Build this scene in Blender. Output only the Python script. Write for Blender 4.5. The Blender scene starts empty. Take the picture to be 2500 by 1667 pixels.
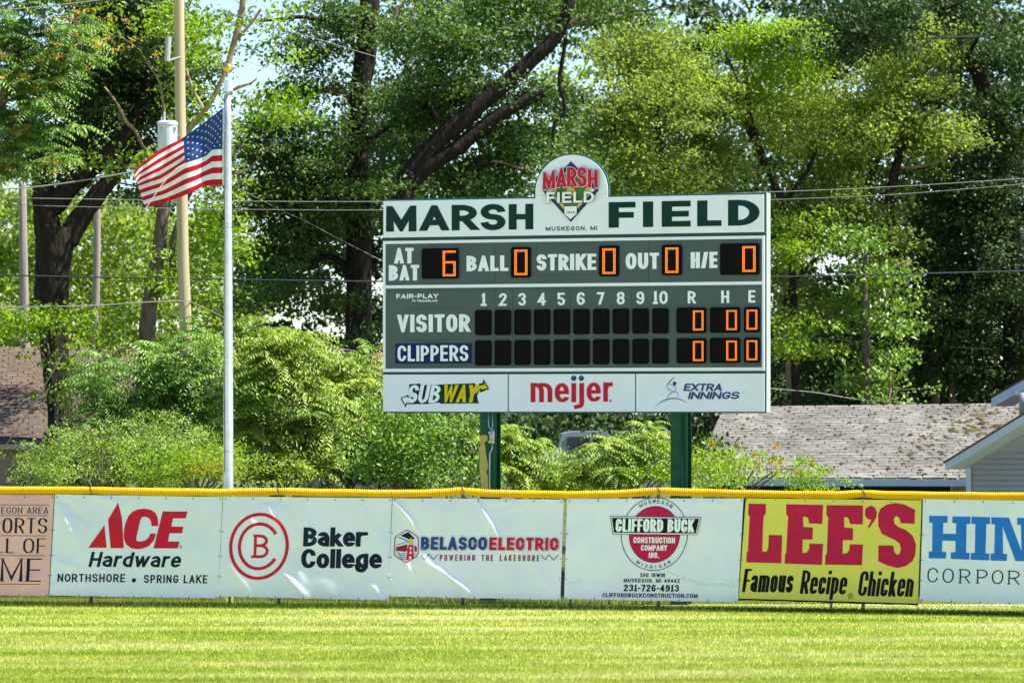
import bpy, math, random
import numpy as np
from mathutils import Vector
from mathutils.geometry import tessellate_polygon

# ------------------------------------------------------------------ camera, sky, sun, exposure
SC = bpy.context.scene
COL = SC.collection
F, CX, YH, CAMH = 9660.0, 1250.0, 1003.0, 3.0
cam = bpy.data.cameras.new('camera')
cam.sensor_width = 36.0
cam.lens = F / 2500.0 * 36.0
cam.shift_y = (YH - 833.5) / 2500.0
cam.clip_start = 1.0
cam.clip_end = 6000.0
cam.dof.use_dof = True
cam.dof.focus_distance = 60.8
cam.dof.aperture_fstop = 2.8
camo = bpy.data.objects.new('camera', cam)
COL.objects.link(camo)
camo.location = (0, 0, CAMH)
camo.rotation_euler = (math.pi / 2, 0, 0)
SC.camera = camo

SUN_EL, SUN_X, SUN_Y = math.radians(57), 0.99, -0.13
wd = bpy.data.worlds.new('World')
SC.world = wd
wd.use_nodes = True
_n = wd.node_tree
_sky = _n.nodes.new('ShaderNodeTexSky')
_sky.sky_type = 'NISHITA'
_sky.sun_disc = False
_sky.sun_elevation = SUN_EL
_sky.sun_rotation = math.atan2(SUN_X, SUN_Y)
_sky.air_density = 1.0
_sky.dust_density = 0.25
_sky.ozone_density = 4.5
_n.links.new(_sky.outputs[0], _n.nodes['Background'].inputs[0])
_n.nodes['Background'].inputs[1].default_value = 0.088
sl = bpy.data.lights.new('sun', 'SUN')
sl.energy = 5.0
sl.angle = math.radians(0.5)
sl.color = (1.0, 0.95, 0.86)
so = bpy.data.objects.new('sun', sl)
COL.objects.link(so)
so.rotation_euler = Vector((SUN_X * math.cos(SUN_EL), SUN_Y * math.cos(SUN_EL), math.sin(SUN_EL))).to_track_quat('Z', 'Y').to_euler()
so.location = (30, 30, 60)
SC.view_settings.view_transform = 'Standard'
SC.view_settings.look = 'None'
SC.view_settings.gamma = 1.0
SC.view_settings.use_curve_mapping = False
SC.view_settings.exposure = 1.34
try:
    SC.cycles.max_bounces = 6
    SC.cycles.transmission_bounces = 4
    SC.cycles.diffuse_bounces = 3
except Exception:
    pass

RNG = np.random.default_rng(7)
random.seed(7)


def P(px, py, D):
    """point of the place seen at photo pixel (2500 wide) at depth D metres"""
    return Vector(((px - CX) / F * D, D, CAMH - (py - YH) / F * D))


# ------------------------------------------------------------------ materials
def new_mat(name):
    m = bpy.data.materials.new(name)
    m.use_nodes = True
    nt = m.node_tree
    return m, nt, nt.nodes['Principled BSDF']


def mat(name, col, rough=0.6, var=0.08, scale=6.0, metal=0.0, bump=0.0, bscale=30.0, spec=0.22, col2=None, stretch=None, translucent=0.0, tint=0.0, emit=None):
    """procedural paint / wood / vinyl: colour with noise variation, optional bump and translucency"""
    m, nt, b = new_mat(name)
    N, L = nt.nodes, nt.links
    b.inputs['Roughness'].default_value = rough
    b.inputs['Metallic'].default_value = metal
    b.inputs['Specular IOR Level'].default_value = spec
    tc = N.new('ShaderNodeNewGeometry')
    mp = N.new('ShaderNodeMapping')
    L.new(tc.outputs['Position'], mp.inputs[0])
    if stretch:
        mp.inputs['Scale'].default_value = stretch
    nz = N.new('ShaderNodeTexNoise')
    nz.inputs['Scale'].default_value = scale
    nz.inputs['Detail'].default_value = 6.0
    L.new(mp.outputs[0], nz.inputs['Vector'])
    rp = N.new('ShaderNodeValToRGB')
    rp.color_ramp.elements[0].position = 0.3
    rp.color_ramp.elements[1].position = 0.7
    c = np.array(col[:3])
    c2 = np.array(col2[:3]) if col2 is not None else np.minimum(c * (1 + var), 1.0)
    c1 = c if col2 is not None else c * (1 - var)
    rp.color_ramp.elements[0].color = (*[float(v) for v in c1], 1)
    rp.color_ramp.elements[1].color = (*[float(v) for v in c2], 1)
    L.new(nz.outputs['Fac'], rp.inputs[0])
    out = rp.outputs[0]
    if tint:
        at = N.new('ShaderNodeAttribute')
        at.attribute_name = 'tint'
        hv = N.new('ShaderNodeMapRange')
        hv.inputs['To Min'].default_value = 1 - tint
        hv.inputs['To Max'].default_value = 1 + tint
        L.new(at.outputs['Fac'], hv.inputs['Value'])
        mx = N.new('ShaderNodeVectorMath')
        mx.operation = 'SCALE'
        L.new(out, mx.inputs[0])
        L.new(hv.outputs[0], mx.inputs['Scale'])
        out = mx.outputs[0]
    L.new(out, b.inputs['Base Color'])
    if bump:
        n2 = N.new('ShaderNodeTexNoise')
        n2.inputs['Scale'].default_value = bscale
        n2.inputs['Detail'].default_value = 5.0
        L.new(mp.outputs[0], n2.inputs['Vector'])
        bp = N.new('ShaderNodeBump')
        bp.inputs['Strength'].default_value = 1.0
        bp.inputs['Distance'].default_value = bump
        L.new(n2.outputs['Fac'], bp.inputs['Height'])
        L.new(bp.outputs[0], b.inputs['Normal'])
    if emit:
        b.inputs['Emission Color'].default_value = (*emit[:3], 1)
        b.inputs['Emission Strength'].default_value = emit[3]
    if translucent:
        tr = N.new('ShaderNodeBsdfTranslucent')
        L.new(out, tr.inputs[0])
        ms = N.new('ShaderNodeMixShader')
        ms.inputs[0].default_value = translucent
        L.new(b.outputs[0], ms.inputs[1])
        L.new(tr.outputs[0], ms.inputs[2])
        L.new(ms.outputs[0], N['Material Output'].inputs['Surface'])
    return m


def leaf_mat(name, dark, light, trans=0.42, rough=0.42, tcol=None, spec=0.45):
    m, nt, b = new_mat(name)
    N, L = nt.nodes, nt.links
    at = N.new('ShaderNodeAttribute')
    at.attribute_name = 'tint'
    rp = N.new('ShaderNodeValToRGB')
    rp.color_ramp.elements[0].color = (*dark, 1)
    rp.color_ramp.elements[1].color = (*light, 1)
    L.new(at.outputs['Fac'], rp.inputs[0])
    L.new(rp.outputs[0], b.inputs['Base Color'])
    b.inputs['Roughness'].default_value = rough
    b.inputs['Specular IOR Level'].default_value = spec
    tr = N.new('ShaderNodeBsdfTranslucent')
    g = N.new('ShaderNodeVectorMath')
    g.operation = 'MULTIPLY'
    g.inputs[1].default_value = tcol or (1.35, 1.25, 0.45)
    L.new(rp.outputs[0], g.inputs[0])
    L.new(g.outputs[0], tr.inputs[0])
    ms = N.new('ShaderNodeMixShader')
    ms.inputs[0].default_value = trans
    L.new(b.outputs[0], ms.inputs[1])
    L.new(tr.outputs[0], ms.inputs[2])
    L.new(ms.outputs[0], N['Material Output'].inputs['Surface'])
    return m


def grass_mat(name, tinted):
    m, nt, b = new_mat(name)
    N, L = nt.nodes, nt.links
    geo = N.new('ShaderNodeNewGeometry')
    mp = N.new('ShaderNodeMapping')
    mp.inputs['Scale'].default_value = (0.13, 0.95, 0.0)
    mp.inputs['Rotation'].default_value = (0, 0, math.radians(2.5))
    L.new(geo.outputs['Position'], mp.inputs[0])
    n1 = N.new('ShaderNodeTexNoise')
    n1.inputs['Scale'].default_value = 1.0
    n1.inputs['Detail'].default_value = 3.5
    n1.inputs['Roughness'].default_value = 0.62
    L.new(mp.outputs[0], n1.inputs['Vector'])
    r1 = N.new('ShaderNodeValToRGB')
    e = r1.color_ramp.elements
    e[0].position = 0.31
    e[0].color = (0.20, 0.295, 0.02, 1)
    e[1].position = 0.71
    e[1].color = (0.55, 0.53, 0.26, 1)
    k = e.new(0.5)
    k.color = (0.34, 0.395, 0.065, 1)
    L.new(n1.outputs['Fac'], r1.inputs[0])
    n2 = N.new('ShaderNodeTexNoise')
    n2.inputs['Scale'].default_value = 2.2
    n2.inputs['Detail'].default_value = 8
    n2.inputs['Roughness'].default_value = 0.75
    mp2 = N.new('ShaderNodeMapping')
    mp2.inputs['Scale'].default_value = (1, 1, 0)
    L.new(geo.outputs['Position'], mp2.inputs[0])
    L.new(mp2.outputs[0], n2.inputs['Vector'])
    mr = N.new('ShaderNodeMapRange')
    mr.inputs['From Min'].default_value = 0.3
    mr.inputs['From Max'].default_value = 0.7
    mr.inputs['To Min'].default_value = 0.72
    mr.inputs['To Max'].default_value = 1.22
    L.new(n2.outputs['Fac'], mr.inputs['Value'])
    sc = N.new('ShaderNodeVectorMath')
    sc.operation = 'SCALE'
    L.new(r1.outputs[0], sc.inputs[0])
    L.new(mr.outputs[0], sc.inputs['Scale'])
    out = sc.outputs[0]
    if tinted:
        at = N.new('ShaderNodeAttribute')
        at.attribute_name = 'tint'
        m3 = N.new('ShaderNodeMapRange')
        m3.inputs['To Min'].default_value = 0.75
        m3.inputs['To Max'].default_value = 1.25
        L.new(at.outputs['Fac'], m3.inputs['Value'])
        s3 = N.new('ShaderNodeVectorMath')
        s3.operation = 'SCALE'
        L.new(out, s3.inputs[0])
        L.new(m3.outputs[0], s3.inputs['Scale'])
        out = s3.outputs[0]
        tr = N.new('ShaderNodeBsdfTranslucent')
        L.new(out, tr.inputs[0])
        ms = N.new('ShaderNodeMixShader')
        ms.inputs[0].default_value = 0.4
        L.new(b.outputs[0], ms.inputs[1])
        L.new(tr.outputs[0], ms.inputs[2])
        L.new(ms.outputs[0], N['Material Output'].inputs['Surface'])
    L.new(out, b.inputs['Base Color'])
    b.inputs['Roughness'].default_value = 0.7
    b.inputs['Specular IOR Level'].default_value = 0.2
    return m


def bark_mat(name, c1, c2, bump=0.03):
    return mat(name, c1, rough=0.9, scale=9, col2=c2, bump=bump, bscale=14, stretch=(1.6, 1.6, 0.35), spec=0.15)


M = {}
M['white'] = mat('white_vinyl', (0.72, 0.765, 0.96), 0.5, var=0.03, scale=3, translucent=0.1)
M['white2'] = mat('weathered_white_vinyl', (0.66, 0.715, 0.90), 0.5, col2=(0.73, 0.775, 0.96), scale=1.6, translucent=0.12, bump=0.002, bscale=25)
M['pink'] = mat('pink_vinyl', (0.76, 0.43, 0.46), 0.5, var=0.06, scale=2, translucent=0.18)
M['lemon'] = mat('yellow_vinyl', (0.74, 0.66, 0.13), 0.5, var=0.04, scale=2, translucent=0.08)
M['red'] = mat('red_print', (0.50, 0.004, 0.03), 0.5, var=0.08, scale=7)
M['crimson'] = mat('crimson_print', (0.46, 0.004, 0.06), 0.5, var=0.10, scale=9)
M['maroon'] = mat('maroon_print', (0.22, 0.012, 0.03), 0.5, var=0.1)
M['navy'] = mat('navy_print', (0.004, 0.012, 0.035), 0.6, var=0.1, spec=0.15)
M['blue'] = mat('blue_print', (0.015, 0.05, 0.22), 0.5, var=0.1)
M['teal'] = mat('teal_print', (0.02, 0.09, 0.14), 0.5, var=0.2)
M['azure'] = mat('azure_print', (0.01, 0.16, 0.62), 0.5, var=0.06)
M['black'] = mat('black_print', (0.004, 0.005, 0.006), 0.6, var=0.1, spec=0.15)
M['dgreen'] = mat('dark_green_print', (0.001, 0.030, 0.028), 0.5, var=0.08, spec=0.15)
M['lgreen'] = mat('green_print', (0.06, 0.17, 0.04), 0.5, var=0.15)
M['tan'] = mat('tan_print', (0.62, 0.45, 0.15), 0.5, var=0.08)
M['syellow'] = mat('sponsor_yellow', (0.62, 0.48, 0.0), 0.5, var=0.05)
M['grey_print'] = mat('grey_print', (0.35, 0.38, 0.38), 0.5)
M['bwhite'] = mat('board_white_paint', (0.70, 0.75, 0.95), 0.4, var=0.03, scale=2, spec=0.5)
M['btext'] = mat('board_white_lettering', (0.74, 0.80, 0.96), 0.45, var=0.03)
M['panel'] = mat('grey_green_enamel', (0.050, 0.078, 0.092), 0.4, scale=1.2, col2=(0.064, 0.093, 0.107), bump=0.0006, bscale=120, spec=0.3)
M['trim'] = mat('teal_trim_paint', (0.018, 0.085, 0.085), 0.4, var=0.12, scale=5)
M['side'] = mat('board_side_paint', (0.30, 0.35, 0.34), 0.5, var=0.08)
M['seam'] = mat('seam_dark', (0.025, 0.06, 0.06), 0.6)
M['led_black'] = mat('matte_black_cabinet', (0.004, 0.004, 0.006), 0.7, spec=0.08, var=0.15, scale=40, bump=0.001, bscale=200)
M['led'] = mat('amber_led', (0.3, 0.1, 0.01), 0.4, emit=(1.0, 0.22, 0.012, 0.72))
M['navysign'] = mat('navy_sign', (0.002, 0.002, 0.10), 0.4, var=0.05)
M['post'] = mat('green_steel_paint', (0.004, 0.072, 0.032), 0.4, var=0.18, scale=8)
M['primer'] = mat('yellow_primer', (0.50, 0.40, 0.12), 0.8, var=0.15, scale=12)
M['galv'] = mat('galvanised_steel', (0.42, 0.46, 0.50), 0.35, metal=0.75, var=0.12, scale=14)
M['alu'] = mat('brushed_aluminium', (0.62, 0.66, 0.76), 0.33, metal=0.6, var=0.1, scale=3, stretch=(1, 1, 3))
M['wire'] = mat('fence_wire', (0.10, 0.11, 0.11), 0.5, metal=0.3)
M['cable'] = mat('black_cable', (0.03, 0.035, 0.045), 0.5)
M['cable2'] = mat('pale_cable', (0.22, 0.22, 0.20), 0.5)
M['pad'] = mat('yellow_pad', (0.62, 0.335, 0.002), 0.45, col2=(0.72, 0.41, 0.003), scale=2.0, bump=0.001, bscale=60, translucent=0.12)
M['gold'] = mat('gold_ball', (0.62, 0.40, 0.12), 0.3, metal=0.8, var=0.15)
M['pine'] = mat('treated_pine', (0.33, 0.265, 0.16), 0.8, scale=5, col2=(0.47, 0.40, 0.26), bump=0.006, bscale=20, stretch=(3, 3, 0.12))
M['greywood'] = mat('weathered_grey_wood', (0.20, 0.17, 0.15), 0.9, scale=6, col2=(0.34, 0.30, 0.27), bump=0.006, bscale=20, stretch=(3, 3, 0.12))
M['trans_paint'] = mat('transformer_paint', (0.50, 0.53, 0.62), 0.4, var=0.06, scale=5)
M['ceramic'] = mat('grey_ceramic', (0.35, 0.37, 0.38), 0.25)
M['flag_red'] = mat('flag_red', (0.52, 0.008, 0.03), 0.7, var=0.06, translucent=0.38)
M['flag_white'] = mat('flag_white', (0.78, 0.78, 0.80), 0.7, var=0.03, translucent=0.34)
M['flag_blue'] = mat('flag_blue', (0.018, 0.055, 0.22), 0.7, var=0.1, translucent=0.3)
M['shingle'] = mat('weathered_shingle', (0.115, 0.108, 0.098), 0.95, scale=1.3, col2=(0.20, 0.188, 0.17), tint=0.16, bump=0.004, bscale=50)
M['shingle2'] = mat('brown_shingle', (0.085, 0.060, 0.045), 0.95, scale=0.8, col2=(0.125, 0.092, 0.07), tint=0.15, bump=0.004, bscale=50)
M['shingle3'] = mat('terracotta_shingle', (0.26, 0.13, 0.09), 0.95, scale=0.8, col2=(0.34, 0.18, 0.13), tint=0.2)
M['moss'] = mat('roof_moss', (0.06, 0.06, 0.015), 0.95, scale=4, col2=(0.17, 0.14, 0.05), bump=0.01, bscale=40)
M['siding'] = mat('white_siding', (0.36, 0.35, 0.40), 0.6, var=0.05, scale=2)
M['fascia'] = mat('white_fascia', (0.50, 0.56, 0.70), 0.5, var=0.06, scale=3)
M['beige'] = mat('beige_siding', (0.38, 0.33, 0.26), 0.7, var=0.08, scale=2)
M['garage'] = mat('dark_green_door', (0.004, 0.035, 0.035), 0.5, var=0.1)
M['glass'] = mat('dark_glass', (0.03, 0.04, 0.05), 0.1, spec=0.8)
M['rubber'] = mat('rubber', (0.015, 0.015, 0.015), 0.8)
M['carpaint'] = mat('silver_blue_paint', (0.32, 0.37, 0.43), 0.3, metal=0.3, var=0.03)
M['carwhite'] = mat('white_car_paint', (0.75, 0.76, 0.76), 0.3, var=0.02)
M['bark_dark'] = bark_mat('dark_bark', (0.012, 0.009, 0.007), (0.038, 0.030, 0.024), 0.05)
M['bark_mid'] = bark_mat('grey_brown_bark', (0.075, 0.057, 0.042), (0.17, 0.135, 0.10), 0.04)
M['bark_light'] = bark_mat('pale_twig_bark', (0.19, 0.14, 0.085), (0.34, 0.26, 0.15), 0.01)
M['bark_red'] = bark_mat('reddish_limb_bark', (0.20, 0.11, 0.08), (0.36, 0.22, 0.16), 0.02)
M['turf'] = grass_mat('mown_turf', False)
M['blade'] = grass_mat('mown_grass_blades', True)
M['clay'] = mat('bounce_infield_clay', (0.36, 0.22, 0.15), 0.95, col2=(0.46, 0.30, 0.21), scale=2.0)  # warm bounce colour for the added, unseen infield
M['soil'] = mat('dark_green_soil', (0.05, 0.05, 0.025), 0.95, col2=(0.12, 0.15, 0.04), scale=1.5)  # dark green-brown ground tone behind the fence
LM = {}
LM['oak'] = leaf_mat('oak_leaf', (0.022, 0.066, 0.012), (0.115, 0.21, 0.035), 0.34, rough=0.5, spec=0.32)
LM['maple'] = leaf_mat('maple_leaf', (0.13, 0.26, 0.012), (0.26, 0.40, 0.02), 0.55)
LM['locust'] = leaf_mat('locust_leaf', (0.13, 0.215, 0.03), (0.42, 0.51, 0.13), 0.56, spec=.22, rough=.6, tcol=(1.15, 1.15, 0.55))
LM['lime'] = leaf_mat('lime_leaf', (0.17, 0.29, 0.015), (0.38, 0.50, 0.05), 0.55, tcol=(1.15, 1.25, 0.4))
LM['dark'] = leaf_mat('dark_leaf', (0.012, 0.038, 0.008), (0.055, 0.105, 0.018), 0.3, rough=.5, spec=.28)  # dark foliage; also stands for shade in deep_woods and understory
LM['ailan'] = leaf_mat('ailanthus_leaflet', (0.03, 0.11, 0.016), (0.26, 0.42, 0.07), 0.24, tcol=(1.1, 1.2, .5))
LM['ailan2'] = leaf_mat('bright_ailanthus_leaflet', (0.05, 0.15, 0.012), (0.40, 0.50, 0.07), 0.26, tcol=(1.15, 1.2, .5))
LM['shrub'] = leaf_mat('shrub_leaf', (0.11, 0.22, 0.03), (0.30, 0.42, 0.06), 0.32)
LM['vine'] = leaf_mat('vine_leaf', (0.06, 0.17, 0.02), (0.22, 0.37, 0.035), 0.3)
LM['orange'] = leaf_mat('rusty_leaf', (0.36, 0.22, 0.02), (0.55, 0.40, 0.07), 0.4, tcol=(1.2, 1, 0.5))
LM['far'] = leaf_mat('far_leaf', (0.12, 0.22, 0.03), (0.30, 0.40, 0.07), 0.5)


# ------------------------------------------------------------------ object helpers
def link(o, parent=None):
    COL.objects.link(o)
    if parent is not None:
        o.parent = parent
    return o


def thing(name, label, cat, loc=(0, 0, 0), group=None):
    o = bpy.data.objects.new(name, None)
    o.empty_display_size = 0.3
    COL.objects.link(o)
    o.location = loc
    o['label'] = label
    o['category'] = cat
    if group:
        o['group'] = group
    return o


def tag(o, label, cat, group=None):
    o['label'] = label
    o['category'] = cat
    if group:
        o['group'] = group
    return o


class MB:
    """polygon soup -> one mesh object"""
    def __init__(s):
        s.v, s.f, s.mi, s.t = [], [], [], []

    def add(s, vs, fs, mi=0, t=0.5):
        b = len(s.v)
        s.v.extend([tuple(v) for v in vs])
        for f in fs:
            s.f.append([i + b for i in f])
            s.mi.append(mi)
            s.t.append(t)

    def box(s, c, size, ax=None, mi=0, t=0.5):
        c = Vector(c)
        ax = ax or (Vector((1, 0, 0)), Vector((0, 1, 0)), Vector((0, 0, 1)))
        vs = []
        for i in (-.5, .5):
            for j in (-.5, .5):
                for k in (-.5, .5):
                    vs.append(c + ax[0] * (i * size[0]) + ax[1] * (j * size[1]) + ax[2] * (k * size[2]))
        s.add(vs, [(0, 1, 3, 2), (4, 6, 7, 5), (0, 4, 5, 1), (2, 3, 7, 6), (0, 2, 6, 4), (1, 5, 7, 3)], mi, t)

    def tube(s, pts, rad, n=8, mi=0, cap=True, wob=0.0, seed=0):
        pts = [Vector(p) for p in pts]
        rad = [rad] * len(pts) if isinstance(rad, (int, float)) else rad
        rr = random.Random(seed)
        rings = []
        vs = []
        up = None
        for i, p in enumerate(pts):
            d = (pts[min(i + 1, len(pts) - 1)] - pts[max(i - 1, 0)]).normalized()
            if up is None:
                up = Vector((0, 0, 1)) if abs(d.z) < 0.8 else Vector((1, 0, 0))
            a = d.cross(up).normalized()
            b = a.cross(d).normalized()
            up = b
            for k in range(n):
                an = 2 * math.pi * k / n
                r = rad[i] * (1 + (rr.uniform(-wob, wob) if wob else 0))
                vs.append(p + a * (math.cos(an) * r) + b * (math.sin(an) * r))
        fs = []
        for i in range(len(pts) - 1):
            for k in range(n):
                k2 = (k + 1) % n
                fs.append((i * n + k, i * n + k2, (i + 1) * n + k2, (i + 1) * n + k))
        if cap:
            fs.append(tuple(range(n))[::-1])
            fs.append(tuple((len(pts) - 1) * n + k for k in range(n)))
        s.add(vs, fs, mi)

    def build(s, name, m, parent=None, smooth=False, tint=False, off=None):
        me = bpy.data.meshes.new(name)
        vv = s.v
        if parent is not None and off is None:
            off = Vector(parent.location)
            q = parent
            while q.parent is not None:
                q = q.parent
                off = off + Vector(q.location)
        if off is not None:
            vv = [(v[0] - off[0], v[1] - off[1], v[2] - off[2]) for v in vv]
        me.from_pydata(vv, [], s.f)
        for x in (m if isinstance(m, (list, tuple)) else [m]):
            me.materials.append(x)
        if isinstance(m, (list, tuple)):
            me.polygons.foreach_set('material_index', s.mi)
        if smooth:
            me.polygons.foreach_set('use_smooth', [True] * len(s.f))
        if tint:
            a = me.attributes.new('tint', 'FLOAT', 'FACE')
            a.data.foreach_set('value', s.t)
        me.update()
        return link(bpy.data.objects.new(name, me), parent)


def np_mesh(name, verts, faces_flat, nper, m, parent=None, tint=None, off=None):
    """fast mesh of equal polygons from numpy arrays"""
    me = bpy.data.meshes.new(name)
    nf = len(faces_flat) // nper
    v = verts.astype(np.float32).copy()
    if parent is not None and off is None:
        off = parent.location
    if off is not None:
        v = v - np.array(off, dtype=np.float32)
    me.vertices.add(len(v))
    me.vertices.foreach_set('co', v.ravel())
    me.loops.add(nf * nper)
    me.loops.foreach_set('vertex_index', faces_flat.astype(np.int32))
    me.polygons.add(nf)
    me.polygons.foreach_set('loop_start', np.arange(0, nf * nper, nper, dtype=np.int32))
    me.materials.append(m)
    if tint is not None:
        a = me.attributes.new('tint', 'FLOAT', 'FACE')
        a.data.foreach_set('value', tint.astype(np.float32))
    me.update(calc_edges=True)
    return link(bpy.data.objects.new(name, me), parent)


def lerp_tab(tab, x):
    return float(np.interp(x, [t[0] for t in tab], [t[1] for t in tab]))


# ------------------------------------------------------------------ lettering: strokes on a skeleton alphabet
def _p(s):
    """'00 10r 11' -> points; 0..9,A=10 in tenths, optional leading ~ for negative"""
    out = []
    for w in s.split():
        r = w.endswith('r')
        w = w.rstrip('r')
        x, y = w.split(',')
        out.append((float(x), float(y), r))
    return out


GL = {
 'A': (1.05, ['0,0 .5,1 1,0', '.2,.27 .8,.27']), 'B': (1, ['0,0 0,1', '0,1 .92,1r .92,.53r 0,.53', '0,.53 1,.53r 1,0r 0,0']),
 'C': (1, ['1,.68 1,1r 0,1r 0,0r 1,0r 1,.32']), 'D': (1, ['*0,0 0,1 1,1r 1,0r']), 'E': (.88, ['1,1 0,1 0,0 1,0', '0,.5 .9,.5']),
 'F': (.84, ['1,1 0,1 0,0', '0,.49 .9,.49']), 'G': (1.03, ['1,.7 1,1r 0,1r 0,0r 1,0r 1,.45 .55,.45']), 'H': (1, ['0,0 0,1', '1,0 1,1', '0,.5 1,.5']),
 'I': (0, ['.5,0 .5,1']), 'J': (.85, ['1,1 1,0r 0,0r 0,.3']), 'K': (1.02, ['0,0 0,1', '1,1 0,.38', '.32,.6 1,0']), 'L': (.82, ['0,1 0,0 1,0']),
 'M': (1.3, ['0,0 0,1 .5,.1 1,1 1,0']), 'N': (1.03, ['0,0 0,1 1,0 1,1']), 'O': (1.03, ['*0,0r 1,0r 1,1r 0,1r']), 'P': (.95, ['0,0 0,1', '0,1 1,1r 1,.42r 0,.42']),
 'Q': (1.03, ['*0,0r 1,0r 1,1r 0,1r', '.6,.3 1,0']), 'R': (1, ['0,0 0,1', '0,1 1,1r 1,.45r 0,.45', '.5,.45 1,0']), 'S': (.98, ['1,.74 1,1r 0,1r 0,.51r 1,.51r 1,0r 0,0r 0,.26']),
 'T': (.9, ['0,1 1,1', '.5,0 .5,1']), 'U': (1, ['0,1 0,0r 1,0r 1,1']), 'V': (1.03, ['0,1 .5,0 1,1']), 'W': (1.5, ['0,1 .26,0 .5,.95 .74,0 1,1']),
 'X': (1.05, ['0,0 1,1', '0,1 1,0']), 'Y': (1, ['0,1 .5,.45', '1,1 .5,.45 .5,0']), 'Z': (.9, ['0,1 1,1 0,0 1,0']),
 '0': (.9, ['*0,0r 1,0r 1,1r 0,1r']), '1': (.6, ['.05,.8 .55,.86 .55,1', '.55,1 .55,0', '.05,0 1,0']), '2': (.9, ['0,.7 0,1r 1,1r 1,.6r .5,.35 0,0 1,0']),
 '3': (.9, ['0,.75 0,1r 1,1r 1,.53r .4,.53', '.4,.53 1,.53r 1,0r 0,0r 0,.25']), '4': (.95, ['.72,0 .72,1 0,.27 1,.27']), '5': (.9, ['.95,1 0,1 0,.58', '0,.58 1,.58r 1,0r 0,0r 0,.25']),
 '6': (.9, ['1,.75 1,1r 0,1r 0,0r 1,0r 1,.56r 0,.56']), '7': (.85, ['0,1 1,1 .35,0']), '8': (.9, ['*0.04,.54r .96,.54r .96,1r 0.04,1r', '*0,0r 1,0r 1,.54r 0,.54r']),
 '9': (.9, ['0,.25 0,0r 1,0r 1,1r 0,1r 0,.44r 1,.44']), '-': (.5, ['0,.45 1,.45']), '.': (0, ['.5,0 .5,.03']), ',': (0, ['.5,.03 .5,-.12']), '/': (.7, ['0,0 1,1']),
 "'": (0, ['.5,1 .5,.75']), '*': (0, ['.5,.4 .5,.5']),
 'a': (.85, ['1,0 0,0r 0,.41r 1,.41', '1,0 1,.7r 0,.7r 0,.56']), 'b': (.88, ['0,0 0,1', '*0,0 1,0r 1,.7r 0,.7']), 'c': (.85, ['1,.5 1,.7r 0,.7r 0,0r 1,0r 1,.2']),
 'd': (.88, ['1,0 1,1', '*1,0 0,0r 0,.7r 1,.7']), 'e': (.88, ['0,.36 1,.36 1,.7r 0,.7r 0,0r 1,0r 1,.15']), 'g': (.88, ['*1,0 0,0r 0,.7r 1,.7', '1,.7 1,-.27r 0,-.27r 0,-.14']),
 'h': (.86, ['0,0 0,1', '0,.7 1,.7r 1,0']), 'i': (0, ['.5,0 .5,.7', '.5,.93 .5,1']), 'j': (.3, ['1,.7 1,-.27r 0,-.27']), 'k': (.88, ['0,0 0,1', '1,.7 0,.22', '.3,.4 1,0']),
 'l': (0, ['.5,0 .5,1']), 'm': (1.35, ['0,0 0,.7', '0,.7 .5,.7r .5,0', '.5,.7 1,.7r 1,0']), 'n': (.86, ['0,0 0,.7', '0,.7 1,.7r 1,0']), 'o': (.88, ['*0,0r 1,0r 1,.7r 0,.7r']),
 'p': (.88, ['0,-.27 0,.7', '*0,0 1,0r 1,.7r 0,.7']), 'r': (.62, ['0,0 0,.7', '0,.4 0,.7r 1,.7']), 's': (.82, ['1,.54 1,.7r 0,.7r 0,.36r 1,.36r 1,0r 0,0r 0,.17']),
 'u': (.86, ['0,.7 0,0r 1,0r', '1,.7 1,0']), 'w': (1.3, ['0,.7 .26,0 .5,.65 .74,0 1,.7']), 'y': (.85, ['0,.7 .5,0', '1,.7 .5,0 .25,-.27']), 't': (.5, ['.3,1 .3,0r 1,0', '0,.7 1,.7']),
}


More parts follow.
